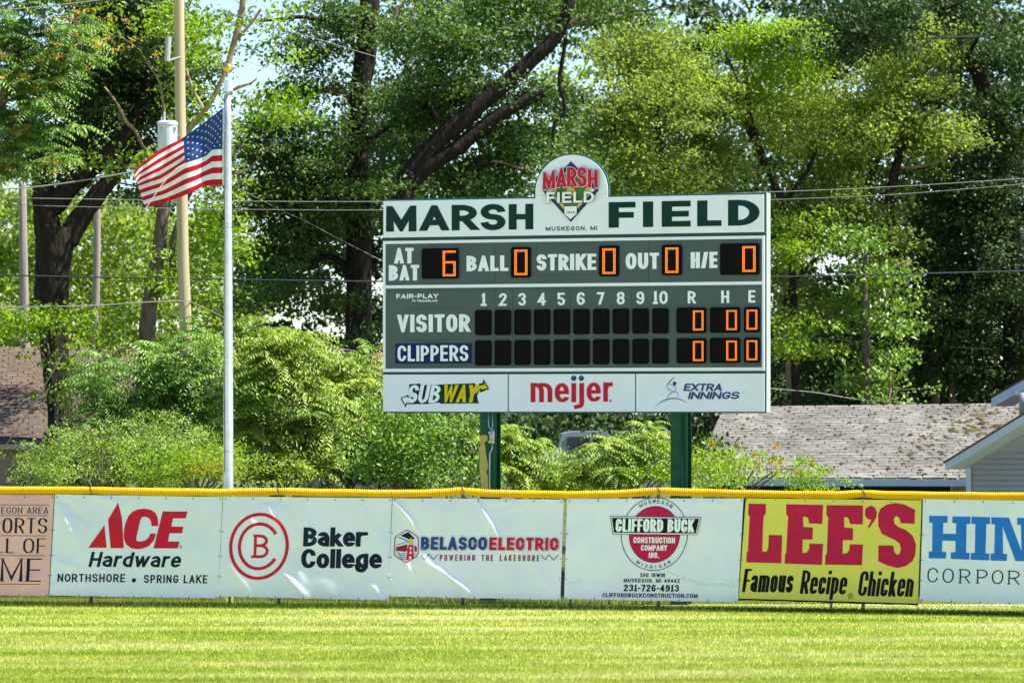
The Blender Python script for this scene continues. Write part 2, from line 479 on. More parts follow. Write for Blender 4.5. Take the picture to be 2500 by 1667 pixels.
def stroke_path(pts, closed, W, H, wv, wh, rnd, clip0, clip1, serif=None):
    """thick polyline in a box W x H (skeleton inset by half the pen) -> convex quads"""
    sx, sy = wv, wh
    ix, iy = max(W - wv, 1e-6), max(H - wh, 1e-6)
    raw = [((wv / 2 + x * ix), (wh / 2 + y * iy), r) for x, y, r in pts]
    n = len(raw)
    R = rnd
    path = []
    for i, (x, y, r) in enumerate(raw):
        if not r:
            path.append((x, y))
            continue
        a = raw[(i - 1) % n]
        b = raw[(i + 1) % n]
        c = Vector((x, y))
        di = c - Vector(a[:2])
        do = Vector(b[:2]) - c
        li, lo = di.length, do.length
        if li < 1e-6 or lo < 1e-6:
            path.append((x, y))
            continue
        di /= li
        do /= lo
        ri = min(R, li * (.5 if a[2] else 1.0))
        ro = min(R, lo * (.5 if b[2] else 1.0))
        ns = 6
        for k in range(ns + 1):
            t = math.pi / 2 * k / ns
            q = c - di * (ri * (1 - math.sin(t))) + do * (ro * (1 - math.cos(t)))
            path.append((q.x, q.y))
    pp = []
    for q in path:
        if not pp or math.hypot(pp[-1][0] - q[0], pp[-1][1] - q[1]) > 1e-5:
            pp.append(q)
    if closed and math.hypot(pp[0][0] - pp[-1][0], pp[0][1] - pp[-1][1]) < 1e-5:
        pp.pop()
    # pen space
    V = [Vector((x / sx, y / sy)) for x, y in pp]
    if not closed:
        for e, nb in ((0, 1), (-1, -2)):
            d = (V[e] - V[nb])
            if d.length < 1e-9:
                continue
            d.normalize()
            y0 = pp[e][1]
            atedge = y0 < wh * .6 + 1e-6 or y0 > clip1 - wh * .6
            if abs(d.x) < .05 or abs(d.y) < .05:
                V[e] = V[e] + d * .5
            elif atedge:
                V[e] = V[e] + d * 1.2
    m = len(V)
    Lp, Rp = [], []
    for i in range(m):
        if closed:
            a, b = V[i - 1], V[(i + 1) % m]
        else:
            a, b = V[max(i - 1, 0)], V[min(i + 1, m - 1)]
        d1 = V[i] - a
        d2 = b - V[i]
        if d1.length < 1e-9:
            d1 = d2
        if d2.length < 1e-9:
            d2 = d1
        d1 = d1.normalized()
        d2 = d2.normalized()
        n1 = Vector((-d1.y, d1.x))
        n2 = Vector((-d2.y, d2.x))
        mm = n1 + n2
        if mm.length < 1e-6:
            mm = n1
        mm.normalize()
        k = .5 / max(mm.dot(n1), .22)
        Lp.append(V[i] + mm * k)
        Rp.append(V[i] - mm * k)
    quads = []
    for i in range(m if closed else m - 1):
        j = (i + 1) % m
        q = [Lp[i], Lp[j], Rp[j], Rp[i]]
        q = [(a.x * sx, a.y * sy) for a in q]
        q = clip_half(q, 1, clip0, True)
        q = clip_half(q, 1, clip1, False)
        if len(q) >= 3:
            quads.append(q)
    if serif:
        sw, st = serif
        for i, (x, y, r) in enumerate(raw):
            if r:
                continue
            for j in ((i - 1), (i + 1)):
                if not closed and (j < 0 or j >= n):
                    continue
                o = raw[j % n]
                if abs(o[0] - x) < .35 * abs(o[1] - y):
                    if y < wh * .6 + 1e-6:
                        quads.append([(x - sw, 0), (x + sw, 0), (x + sw, st), (x - sw, st)])
                    elif y > clip1 - wh * .6 - 1e-6:
                        quads.append([(x - sw, clip1 - st), (x + sw, clip1 - st), (x + sw, clip1), (x - sw, clip1)])
                    break
    return quads


def clip_half(poly, ax, v, keep_above):
    out = []
    n = len(poly)
    for i in range(n):
        a, b = poly[i], poly[(i + 1) % n]
        ia = (a[ax] >= v) if keep_above else (a[ax] <= v)
        ib = (b[ax] >= v) if keep_above else (b[ax] <= v)
        if ia:
            out.append(a)
        if ia != ib:
            t = (v - a[ax]) / (b[ax] - a[ax])
            out.append((a[0] + t * (b[0] - a[0]), a[1] + t * (b[1] - a[1])))
    return out


def glyph(ch, W, H, wv, wh, round_=0.5, serif=None):
    adv, paths = GL[ch]
    qs = []
    low = ch.islower() and ch not in 'bdhkl'
    for s in paths:
        closed = s.startswith('*')
        pts = _p(s.lstrip('*'))
        if ch == 'm':
            round_ = min(round_, .28)
        desc = any(p[1] < 0 for p in pts)
        top = H if not (low and not ch == 'i') else max(p[1] for p in pts) * (H - wh) + wh
        if ch in 'ijt':
            top = H * 1.05
        qs += [q for q in stroke_path(pts, closed, W, H, wv, wh, round_ * W, -H if desc else 0, top, serif)]
    return qs


def text_polys(s, x0, x1, ytop, ybase, wv, wh=None, gap=None, space=.45, round_=.5, serif=None, slant=0.0):
    """fit string into photo-pixel box; returns list of polygons in photo pixels"""
    H = ybase - ytop
    wh = wh or wv * .9
    gap = wv * .55 if gap is None else gap
    n = len(s)
    fixed = 0
    var = 0
    for ch in s:
        if ch == ' ':
            var += space
        elif GL[ch][0] == 0:
            fixed += wv
        else:
            var += GL[ch][0]
            fixed += 0
    unit = (x1 - x0 - gap * (n - 1) - fixed) / max(var, 1e-6)
    out = []
    x = x0
    for ch in s:
        if ch == ' ':
            x += space * unit + gap
            continue
        a = GL[ch][0]
        W = wv if a == 0 else a * unit
        for q in glyph(ch, W, H, wv, wh, round_, serif):
            out.append([(x + px + slant * py, ybase - py) for px, py in q])
        x += W + gap
    return out


def shape(pts, holes=()):
    """simple polygon (photo px) with holes -> triangles"""
    loops = [[Vector((p[0], p[1], 0)) for p in pts]] + [[Vector((p[0], p[1], 0)) for p in h] for h in holes]
    flat = [p for l in loops for p in l]
    return [[(flat[i].x, flat[i].y) for i in t] for t in tessellate_polygon(loops)]


def ring_polys(cx, cy, rx, ry, w, a0=0, a1=360, n=64, wy=None):
    out = []
    wy = wy or w
    for i in range(n):
        t0 = math.radians(a0 + (a1 - a0) * i / n)
        t1 = math.radians(a0 + (a1 - a0) * (i + 1) / n)
        f = lambda t, ww, wyy: (cx + (rx - ww) * math.cos(t), cy - (ry - wyy) * math.sin(t))
        out.append([f(t0, 0, 0), f(t1, 0, 0), f(t1, w, wy), f(t0, w, wy)])
    return out


def disc(cx, cy, rx, ry=None, n=32):
    ry = ry or rx
    return [(cx + rx * math.cos(2 * math.pi * i / n), cy + ry * math.sin(2 * math.pi * i / n)) for i in range(n)]


def line_polys(pts, w0, w1=None):
    """brush stroke through points with width tapering w0 (middle) -> w1 (ends)"""
    out = []
    P_ = [Vector(p) for p in pts]
    n = len(P_)
    L_, R_ = [], []
    for i in range(n):
        d = (P_[min(i + 1, n - 1)] - P_[max(i - 1, 0)]).normalized()
        t = i / (n - 1)
        w = w0 if w1 is None else w1 + (w0 - w1) * math.sin(math.pi * t)
        nn = Vector((-d.y, d.x)) * (w / 2)
        L_.append(P_[i] + nn)
        R_.append(P_[i] - nn)
    for i in range(n - 1):
        out.append([tuple(L_[i]), tuple(L_[i + 1]), tuple(R_[i + 1]), tuple(R_[i])])
    return out


def smooth_pts(pts, n=6):
    out = []
    m = len(pts)
    for i in range(m - 1):
        p0, p1, p2, p3 = pts[max(i - 1, 0)], pts[i], pts[i + 1], pts[min(i + 2, m - 1)]
        for k in range(n):
            t = k / n
            out.append(tuple(.5 * ((2 * b) + (-a + c) * t + (2 * a - 5 * b + 4 * c - d) * t * t + (-a + 3 * b - 3 * c + d) * t ** 3) for a, b, c, d in zip(p0, p1, p2, p3)))
    out.append(tuple(pts[-1]))
    return out


def zz(pts, ox, oy, k):
    return [(ox + x / k, oy + y / k) for x, y in pts]


_stag = [0]


def print_mesh(name, polys, m, parent, mapper, layer=1, grid=None):
    """lettering or emblem laid on a surface: mapper(px, py, lift) -> world"""
    mb = MB()
    for q in polys:
        cells = [q]
        if grid:
            for ax in (0, 1):
                nxt = []
                for c in cells:
                    lo = min(p[ax] for p in c)
                    hi = max(p[ax] for p in c)
                    k0, k1 = math.floor(lo / grid), math.floor((hi - 1e-9) / grid)
                    for k in range(k0, k1 + 1):
                        r = c
                        if k > k0:
                            r = clip_half(r, ax, k * grid, True)
                        if k < k1 and len(r) >= 3:
                            r = clip_half(r, ax, (k + 1) * grid, False)
                        if len(r) >= 3:
                            nxt.append(r)
                cells = nxt
        _stag[0] = (_stag[0] + 1) % 83
        lift = .0035 * layer + _stag[0] * .00003
        for c in cells:
            ar = sum(c[i][0] * c[(i + 1) % len(c)][1] - c[(i + 1) % len(c)][0] * c[i][1] for i in range(len(c)))
            if abs(ar) < 1e-4:
                continue
            if ar > 0:      # image y is down: keep faces towards the viewer
                c = c[::-1]
            mb.add([mapper(p[0], p[1], lift) for p in c], [tuple(range(len(c)))])
    return mb.build(name, m, parent)


# ------------------------------------------------------------------ ground
FD = [(-900, 61.2), (0, 60.9), (600, 60.35), (1250, 59.95), (1900, 59.1), (2500, 57.9), (3400, 55.6)]


def fdep(px):
    return lerp_tab(FD, px)


def gz(y):
    return lerp_tab([(61.5, 0), (66, -.15), (74, -.8), (120, -.9), (4000, -.9)], y)


def build_ground():
    mb = MB()
    ys = [-60, 0, 30, 40, 50, 57, 61.5, 63, 66, 70, 74, 90, 120, 300, 4000]
    xs = [-3000, -60, -20, 0, 20, 60, 3000]
    vs = [(x, y, gz(y)) for y in ys for x in xs]
    n = len(xs)
    fs = [(j * n + i, j * n + i + 1, (j + 1) * n + i + 1, (j + 1) * n + i) for j in range(len(ys) - 1) for i in range(n - 1)]
    mb.add(vs, fs)
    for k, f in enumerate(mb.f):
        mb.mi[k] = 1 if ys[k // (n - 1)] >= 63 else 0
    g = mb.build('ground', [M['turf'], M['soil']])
    g['kind'] = 'structure'
    mb = MB()  # unseen clay infield, added so ground bounce on the whites is less green
    vs = [(0, -2, .004)]
    for k in range(41):
        a = -.78 + math.pi / 2 * 0.993 * k / 40
        vs.append((46 * math.sin(a), -2 + 40 * math.cos(a), .004))
    vs += [(30, -30, .004), (-30, -30, .004)]
    mb.add(vs[1:], [tuple(range(len(vs) - 1))[::-1]])
    g = mb.build('bounce_infield', M['clay'])
    g['kind'] = 'structure'


def blades(name, n, ys, hmin, hmax, w, m, xlim=None, lean=.35, label=None, near_fence=False):
    px = RNG.uniform(-60, 2560, n)
    if near_fence:
        d0 = np.interp(px, [t[0] for t in FD], [t[1] for t in FD])
        D = d0 + RNG.normal(ys[0], ys[1], n)
    else:
        D = 1 / RNG.uniform(1 / ys[1], 1 / ys[0], n)
    x = (px - CX) / F * D
    h = RNG.uniform(hmin, hmax, n)
    an = RNG.uniform(0, 2 * np.pi, n)
    ww = w * RNG.uniform(.6, 1.3, n)
    lx, ly = RNG.normal(0, lean, n) * h, RNG.normal(0, lean, n) * h
    z0 = np.interp(D, [61.5, 66, 74], [0, -.15, -.8])
    v = np.zeros((n, 3, 3), np.float32)
    v[:, 0] = np.stack([x - np.cos(an) * ww, D - np.sin(an) * ww, z0 - .005], 1)
    v[:, 1] = np.stack([x + np.cos(an) * ww, D + np.sin(an) * ww, z0 - .005], 1)
    v[:, 2] = np.stack([x + lx, D + ly, z0 + h], 1)
    o = np_mesh(name, v.reshape(-1, 3), np.arange(n * 3), 3, m, tint=RNG.uniform(0, 1, n))
    o['kind'] = 'stuff'
    o['label'] = label
    o['category'] = 'grass'
    return o


build_ground()
blades('mown_grass', 290000, (43.2, 60.9), .018, .045, .0062, M['blade'], label='short mown outfield grass in pale and green stripes')
_g = leaf_mat('shade_tinted_grass_blade', (0.015, 0.05, 0.006), (0.14, 0.20, 0.03), .3, rough=.6, tcol=(1.1, 1.1, .6), spec=.2)  # blade colours darkened to paint in shade at the fence foot
blades('tall_grass', 52000, (.0, .13), .025, .10, .006, _g, lean=.3, label='uncut grass along the foot of the chain link fence, shade painted into its colour', near_fence=True)
blades('rough_grass', 60000, (61.4, 69.0), .03, .10, .008, leaf_mat('rough_grass_blade', (0.16, 0.24, 0.02), (0.34, 0.36, 0.09), .4, rough=.6, tcol=(1.1, 1.1, .6), spec=.2), lean=.3, label='rough grass behind the outfield fence under the scoreboard')

# ------------------------------------------------------------------ fence
PADC = [(-300, 1200), (-240, 1196), (-120, 1198), (0, 1196), (222, 1197), (400, 1200.5), (540, 1202), (680, 1199), (770, 1202), (850, 1203), (970, 1204.5), (1050, 1203.5), (1100, 1201), (1128, 1197),
        (1136, 1199), (1200, 1204), (1390, 1208), (1500, 1205.5), (1608, 1198.5), (1700, 1202), (1830, 1205), (1950, 1208), (2050, 1208), (2106, 1204.5), (2160, 1207.5), (2260, 1209.5), (2500, 1211.5), (2620, 1209), (2700, 1213)]
JOINTS = [-240, 222, 680, 1130, 1608, 2108, 2620]


def fpt(px, py, dy=0.0):
    d = fdep(px)
    v = P(px, py, d)
    v.y += dy
    return v


fence = thing('chain_link_fence', 'low chain link outfield fence with yellow corrugated padding along its top rail', 'fence', fpt(1250, 1490))
fence.location.z = 0
edges = JOINTS
for i in range(len(edges) - 1):
    a, b = edges[i] + 1.5, edges[i + 1] - 1.5
    step = 5.3
    n = int((b - a) / step)
    pts, rad = [], []
    for k in range(n + 1):
        x = a + (b - a) * k / n
        y = lerp_tab(PADC, x) + .25 * math.sin(x * .05) + .2 * math.sin(x * .021 + 1)
        squash = 1 - .10 * math.exp(-((min(x - a, b - x)) / 12) ** 2)
        for q, (dx, r) in enumerate(((-.33, .056), (-.12, .0625), (.12, .0625), (.33, .056))):
            xx = x + dx * step
            pts.append(fpt(xx, y))
            rad.append(r * squash)
    mb = MB()
    mb.tube(pts, rad, n=14)
    mb.build('rail_padding', M['pad'], fence, smooth=True)
for j in JOINTS:
    mb = MB()
    y = lerp_tab(PADC, j)
    p = fpt(j, y, .0)
    mb.tube([(p.x, p.y + .045, -.1), (p.x, p.y + .045, p.z - .03)], .03, n=10)
    mb.build('fence_post', M['galv'], fence, smooth=True)
    mb = MB()
    mb.tube([(p.x - .01, p.y, p.z + .052), (p.x - .01, p.y, p.z + .085)], [.012, .016], n=8)
    mb.tube([(p.x + .012, p.y - .064, p.z - .05), (p.x + .004, p.y - .066, p.z + .01), (p.x - .004, p.y - .03, p.z + .066)], .006, n=5)
    mb.build('post_tie', M['seam'], fence)
for x in (1393, 560, 2030):
    p = fpt(x, 1460)
    mb = MB()
    mb.tube([(p.x, p.y + .05, -.1), (p.x, p.y + .05, 1.74)], .022, n=8)
    mb.build('fence_post', M['galv'], fence, smooth=True)
mb = MB()
mb.tube([fpt(x, lerp_tab(PADC, x)) for x in range(-240, 2621, 60)], .02, n=6)
mb.build('top_rail', M['galv'], fence)
mb = MB()
x0, x1 = -8.0, 8.6
pitch = .056
zt = 1.72


def fx(x):
    d = 60
    for _ in range(3):
        d = fdep(CX + x * F / d)
    return d


nw = int((x1 - x0 + 1.8) / pitch)
for s in (1, -1):
    for k in range(nw):
        a = x0 - (1.8 if s > 0 else 0) + k * pitch
        prev = None
        segs = 4
        for q in range(segs):
            za, zb = .02 + (zt - .02) * q / segs, .02 + (zt - .02) * (q + 1) / segs
            xa, xb = a + s * za * .9, a + s * zb * .9
            if s < 0:
                xa, xb = a - za * .9 + 1.6, a - zb * .9 + 1.6
            if xb < x0 or xb > x1 + .5:
                continue
            ya, yb = fx(xa) + .012 + .003 * s, fx(xb) + .012 + .003 * s
            w = .0028
            mb.add([(xa - w, ya, za), (xa + w, ya, za), (xb + w, yb, zb), (xb - w, yb, zb), (xa, ya - w, za), (xb, yb - w, zb)], [(0, 4, 5, 3), (4, 1, 2, 5)])
ml = mb.build('chain_link_mesh', M['wire'], fence)
ml['kind'] = 'stuff'

# ------------------------------------------------------------------ banners
FOLDS = [  # x0, y0, x1, y1, half width, height (m)   photo pixels on the banner plane
    (134, 1212, 190, 1330, 7, .016), (134, 1212, 215, 1275, 6, -.012), (225, 1210, 310, 1232, 6, .012), (120, 1440, 150, 1410, 6, .012), (125, 1370, 220, 1395, 8, .010),
    (150, 1250, 175, 1400, 9, .010), (135, 1450, 200, 1440, 7, .010),
    (720, 1218, 770, 1330, 7, .016), (640, 1216, 690, 1300, 8, .010), (690, 1395, 745, 1455, 7, .014), (880, 1240, 935, 1330, 8, .010), (560, 1380, 610, 1450, 8, .010), (630, 1222, 700, 1222, 8, -.014),
    (660, 1270, 740, 1420, 9, .008), (860, 1380, 930, 1450, 8, .008), (600, 1220, 620, 1300, 9, .008),
    (958, 1218, 1025, 1300, 6, .022), (1000, 1240, 1060, 1370, 9, -.012), (1030, 1362, 1165, 1460, 8, .024), (985, 1370, 1040, 1450, 8, .014), (960, 1230, 975, 1330, 6, .014), (1060, 1380, 1110, 1430, 7, -.010),
    (1162, 1218, 1215, 1310, 7, .024), (1215, 1310, 1290, 1370, 11, .010), (1180, 1226, 1255, 1224, 6, .012), (1230, 1250, 1265, 1228, 6, .010), (945, 1400, 980, 1455, 7, .010),
    (1300, 1380, 1360, 1455, 8, .008), (1400, 1230, 1480, 1228, 10, .008), (1790, 1230, 1680, 1226, 8, .008), (1430, 1300, 1440, 1420, 12, .006), (1760, 1290, 1770, 1440, 12, .008), (1720, 1300, 1725, 1450, 9, .005),
    (1825, 1225, 1850, 1300, 9, .008), (1920, 1230, 1945, 1290, 9, .008), (1830, 1300, 1832, 1440, 8, .006), (2380, 1222, 2440, 1290, 10, .010), (2330, 1230, 2360, 1260, 8, .008), (2400, 1350, 2460, 1420, 12, .007),
    (30, 1210, 60, 1250, 8, .010), (100, 1400, 20, 1450, 9, .016), (50, 1440, 110, 1450, 6, .014), (90, 1215, 110, 1300, 8, .008), (0, 1425, 90, 1410, 7, .012)]


def wave(px, py):
    w = .004 * math.sin(px * .031 + py * .02) + .003 * math.sin(px * .012 - py * .05 + 1.3) + .0025 * math.sin(px * .07 + 2) * math.sin(py * .045)
    for x0_, y0_, x1_, y1_, hw, h in FOLDS:
        if px < min(x0_, x1_) - 40 or px > max(x0_, x1_) + 40:
            continue
        dx, dy = x1_ - x0_, y1_ - y0_
        l2 = dx * dx + dy * dy
        t = ((px - x0_) * dx + (py - y0_) * dy) / l2
        tt = min(max(t, 0), 1)
        ex = math.hypot(px - x0_ - tt * dx, py - y0_ - tt * dy)
        # soft bend of the crease
        w += h * math.exp(-(ex / hw) ** 2) * (0.45 + .55 * math.sin(math.pi * min(max(tt, .02), .98)))
    return w


def bmap(ref):
    """surface of the banner whose centre is at photo x = ref"""
    dref = fdep(ref)

    def f(px, py, lift):
        qx = px - .04 * (py - 1335)
        d = fdep(qx)
        z = CAMH - (py - YH) / F * dref
        return Vector(((qx - CX) / F * d, d - .03 - 2.1 * wave(qx, py) - lift, z))
    return f


def banner(corn, m, label, ref, cat='banner', eyelets=7, lift=0.0):
    (tlx, tly), (trx, try_), (brx, bry), (blx, bly) = corn
    f = bmap(ref)
    root = thing('vinyl_banner', label, cat, fpt(ref, 1460, -.05), 'advertising banners hung along the outfield fence')
    nx, ny = int((trx - tlx) / 6) + 1, 42
    vs = []
    for j in range(ny + 1):
        t = j / ny
        for i in range(nx + 1):
            u = i / nx
            x = (tlx * (1 - u) + trx * u) * (1 - t) + (blx * (1 - u) + brx * u) * t
            y = (tly * (1 - u) + try_ * u) * (1 - t) + (bly * (1 - u) + bry * u) * t
            if j >= ny - 2:
                y += 1.3 * abs(math.sin(u * math.pi * (eyelets - 1))) * (-1) * (j - ny + 2) / 2
            un = x + .04 * (y - 1335)      # undo the shear used for the print
            vs.append(f(un, y, lift))
    n = nx + 1
    fs = [(j * n + i, (j + 1) * n + i, (j + 1) * n + i + 1, j * n + i + 1) for j in range(ny) for i in range(nx)]
    mb = MB()
    mb.add(vs, fs)
    o = mb.build('banner_sheet', m, root, smooth=True)
    # eyelets and ties
    mb = MB()
    for k in range(eyelets):
        u = .012 + .976 * k / (eyelets - 1)
        for (ax, ay, bx, by, dy) in ((tlx, tly, trx, try_, 4), (blx, bly, brx, bry, -3)):
            x, y = ax * (1 - u) + bx * u, ay * (1 - u) + by * u + dy
            if dy > 0:
                y += 2
            c = f(x + .04 * (y - 1335), y, .005 + lift)
            mb.tube([(c.x, c.y - .002, c.z), (c.x, c.y + .003, c.z)], .009, n=8)
            mb.tube([(c.x, c.y, c.z), (c.x + .004, c.y + .01, c.z + (.03 if dy > 0 else -.03))], .004, n=4)
    for s in (0, 1):
        for t in (.35, .6, .8):
            x = (tlx * (1 - t) + blx * t + 3) if s == 0 else (trx * (1 - t) + brx * t - 3)
            y = tly * (1 - t) + bly * t
            c = f(x + .04 * (y - 1335), y, .005 + lift)
            mb.tube([(c.x, c.y - .002, c.z), (c.x, c.y + .003, c.z)], .008, n=8)
            e = .025 * (-1 if s == 0 else 1)
            mb.tube([(c.x, c.y, c.z), (c.x + e, c.y + .012, c.z + .003)], .0035, n=4)
    mb.build('eyelets', M['seam'], root)
    return root, f


G8 = 8.0


def bprint(root, f, polys, m, layer=1, name='lettering'):
    return print_mesh(name, polys, M[m], root, f, layer, G8)


# pink banner (left edge of the picture)
r, f = banner([(-280, 1207), (133, 1207), (119, 1454), (-292, 1452)], M['pink'], 'pink sports hall of fame banner at the left end of the fence', -60)
q = lambda pts: zz(pts, 0, 1170, 4.2)
T = text_polys
sf = (2.6, 1.0)
bprint(r, f, T('MUSKEGON AREA', -58, 115, 1237, 1253, 2.3, 1.2, gap=3.2, serif=(1.6, .6)), 'navy')
bprint(r, f, T('SPORTS', -52, 114, 1263.5, 1300.5, 5.4, 2.2, gap=6, serif=(4, 1.1)), 'navy')
bprint(r, f, T('HALL OF', -78, 112, 1313, 1349, 5.2, 2.0, gap=6, space=.3, serif=(4, 1.1)), 'navy')
bprint(r, f, T('FAME', -92, 104, 1362, 1418, 8, 2.8, gap=9, serif=(6, 1.5)), 'navy')
for y, x in ((1231, 117), (1257, 115), (1306, 113), (1354.5, 110), (1424, 103)):
    bprint(r, f, [[(-100, y), (x, y), (x, y + 1.2), (-100, y + 1.2)]], 'navy', name='rule_line')

# red and black hardware banner
r, f = banner([(135, 1207), (543, 1212), (533, 1459), (121, 1455)], M['white2'], 'white banner with a big red logo over black italic lettering, second from the left', 335)
bprint(r, f, shape(q([(1065, 468), (1095, 700), (908, 700)])) + shape(q([(1197, 235), (1240, 400), (1272, 703), (1137, 703), (1100, 410)])), 'red', name='emblem')
bprint(r, f, shape(q([(1615, 475), (1545, 475), (1540, 430), (1515, 392), (1475, 380), (1445, 385), (1428, 420), (1395, 600), (1400, 628), (1440, 635), (1490, 622), (1525, 590), (1540, 552), (1598, 552), (1575, 625), (1530, 678), (1480, 702), (1420, 713), (1350, 705), (1295, 665), (1268, 600), (1266, 520), (1280, 440), (1305, 375), (1345, 330), (1400, 305), (1470, 298), (1530, 308), (1580, 340), (1607, 395)])), 'red', name='emblem')
bprint(r, f, shape(q([(1655, 325), (1910, 325), (1895, 395), (1765, 395), (1750, 480), (1875, 480), (1862, 548), (1735, 548), (1722, 632), (1842, 632), (1825, 703), (1577, 703)])), 'red', name='emblem')
bprint(r, f, T('Hardware', 218, 441, 1347, 1383.5, 7.6, 6.2, gap=4.2, round_=.5, slant=.2), 'navy')
bprint(r, f, T('NORTHSHORE', 144.5, 309, 1400.5, 1420.5, 3.7, 3.2, gap=3.6), 'navy')
bprint(r, f, T('SPRING LAKE', 355, 509.5, 1402, 1422, 3.7, 3.2, gap=3.6), 'navy')
bprint(r, f, [disc(330.5, 1415.7, 5.3, n=20)], 'navy', name='emblem')
bprint(r, f, ring_polys(442, 1333.5, 3.6, 4.2, .7, n=16) + T('R', 440.6, 443.6, 1331.4, 1335.6, .7), 'red', name='registered_mark')

# college banner
r, f = banner([(546, 1212), (957, 1215), (948, 1464), (533, 1457)], M['white2'], 'white banner with concentric red rings around a letter B and two lines of black type', 745)
z4 = lambda x, y: (530 + x / 4.752, 1170 + y / 4.752)
cx_, cy_ = z4(487, 775)
bprint(r, f, ring_polys(cx_, cy_, 73, 82, 8), 'red', name='emblem')
bprint(r, f, ring_polys(cx_, cy_, 51.6, 58.5, 7.8, 33, 327), 'red', name='emblem')
bx, by = z4(427, 912)
bprint(r, f, [[(bx + a, by - b) for a, b in g] for g in glyph('B', 36.5, 57.6, 7, 7, .45)] + [[(bx - 5.5, by), (bx + 2, by), (bx + 2, by - 6.6), (bx - 5.5, by - 6.6)], [(bx - 3, by - 57.6), (bx + 2, by - 57.6), (bx + 2, by - 51), (bx - 1, by - 51)]], 'red', name='emblem')
a, b = z4(997, 553), z4(1706, 775)
bprint(r, f, T('Baker', a[0], b[0], a[1], b[1], 12, 9.5, gap=1.6), 'navy')
a, b = z4(982, 803), z4(1920, 1026)
bprint(r, f, T('College', a[0], b[0], a[1], b[1], 12, 9.5, gap=2.2), 'navy')

# electric company banner
r, f = banner([(959, 1216), (1376, 1218), (1368, 1463), (948, 1457)], M['white2'], 'creased white banner with a lighthouse badge and navy and red company name', 1165)
z5 = lambda pts: zz(pts, 940, 1170, 4.752)
hexo = z5([(248, 583), (300, 608), (370, 655), (390, 690), (393, 860), (385, 888), (262, 965), (240, 965), (118, 890), (106, 862), (106, 690), (120, 660), (200, 607)])
hc = (sum(p[0] for p in hexo) / 13, sum(p[1] for p in hexo) / 13)
bprint(r, f, shape(hexo, [[(hc[0] + (x - hc[0]) * .93, hc[1] + (y - hc[1]) * .945) for x, y in hexo]]), 'maroon', name='emblem')
bprint(r, f, shape(z5([(175, 652), (265, 610), (345, 688), (290, 700)])) + shape(z5([(140, 670), (160, 668), (272, 712), (272, 722)])) + shape(z5([(130, 758), (262, 722), (262, 727), (130, 765)])), 'navy', name='emblem')
bprint(r, f, shape(z5([(130, 785), (258, 752), (262, 830), (230, 838), (150, 830), (130, 838)])) + shape(z5([(340, 760), (372, 790), (372, 840), (345, 840)])), 'maroon', name='emblem')
bprint(r, f, shape(z5([(272, 758), (328, 758), (342, 925), (248, 938)])), 'crimson', 2, name='emblem')
bprint(r, f, shape(z5([(296, 670), (325, 720), (330, 757), (268, 757), (272, 720)])), 'tan', 2, name='emblem')
bprint(r, f, shape(z5([(291, 785), (307, 785), (308, 812), (290, 812)])) + shape(z5([(291, 835), (309, 835), (310, 862), (289, 862)])) + shape(z5([(288, 890), (308, 890), (312, 925), (285, 925)])), 'white', 3, name='emblem')
for k in range(4):
    yy = 850 + 22 * k
    bprint(r, f, line_polys(smooth_pts(z5([(140 + 12 * k, yy), (165 + 8 * k, yy + 4), (190 + 6 * k, yy + 18), (215, yy + 10), (243, yy + 14)]), 4), 1.6), 'teal', name='emblem')
bprint(r, f, line_polys(smooth_pts(z5([(345, 862), (358, 868), (370, 862)]), 4), 1.5), 'teal', name='emblem')
for dx, mm, ly in ((2.3, 'teal', 1), (1.3, 'white', 2), (0, None, 3)):
    bprint(r, f, T('BELASCO', 1027.3 + dx, 1188.7 + dx, 1310 + dx * .7, 1341.6 + dx * .7, 8, 7, gap=3.4, round_=.35), mm or 'blue', ly)
    bprint(r, f, T('ELECTRIC', 1194 + dx, 1363 + dx, 1310.8 + dx * .7, 1341.8 + dx * .7, 8, 7, gap=3.6, round_=.35), mm or 'crimson', ly)
bprint(r, f, T('POWERING THE LAKESHORE', 1074.7, 1317.7, 1353.5, 1368.2, 2.7, 2.3, gap=4.6, space=1.0, round_=.3), 'maroon')
for x0_ in (1029.5, 1322.5):
    bprint(r, f, line_polys(smooth_pts([(x0_, 1352), (x0_ + 3, 1358), (x0_ + 9, 1364.5), (x0_ + 14, 1358), (x0_ + 19, 1352.5), (x0_ + 25, 1360), (x0_ + 31, 1364.5), (x0_ + 36, 1358), (x0_ + 41, 1353)], 4), 1.9), 'teal', name='wave_line')

# construction company banner
r, f = banner([(1385, 1218), (1815, 1215), (1801, 1468), (1377, 1464)], M['white'], 'white banner with a round red badge crossed by a black name bar, address below', 1597)
z6 = lambda pts: zz(pts, 1370, 1170, 4.752)
(ox, oy), = z6([(1075, 632)])
bprint(r, f, ring_polys(ox, oy, 81.7, 89.5, 1.7, n=80), 'navy', name='emblem')
bprint(r, f, [disc(ox + .3, oy + .8, 62.4, 69, 64)], 'navy', name='emblem')
bprint(r, f, [disc(ox + .3, oy + .8, 61, 67.5, 64)], 'crimson', 2, name='emblem')
bprint(r, f, shape(z6([(553, 427), (1608, 432), (1568, 640), (590, 638)])), 'navy', 3, name='name_bar')
bprint(r, f, shape(z6([(561, 433), (1600, 438), (1563, 634), (596, 632)])), 'white', 4, name='name_bar')
bprint(r, f, shape(z6([(574, 446), (1583, 450), (1553, 620), (606, 618)])), 'black', 5, name='name_bar')
bprint(r, f, T('CLIFFORD BUCK', 1501, 1692, 1265.8, 1297.8, 6.6, 4.8, gap=1.7, space=.5), 'btext', 6)
bprint(r, f, T('CONSTRUCTION', 1545.7, 1647, 1310.5, 1325.3, 2.9, 2.5, gap=1.2), 'btext', 3)
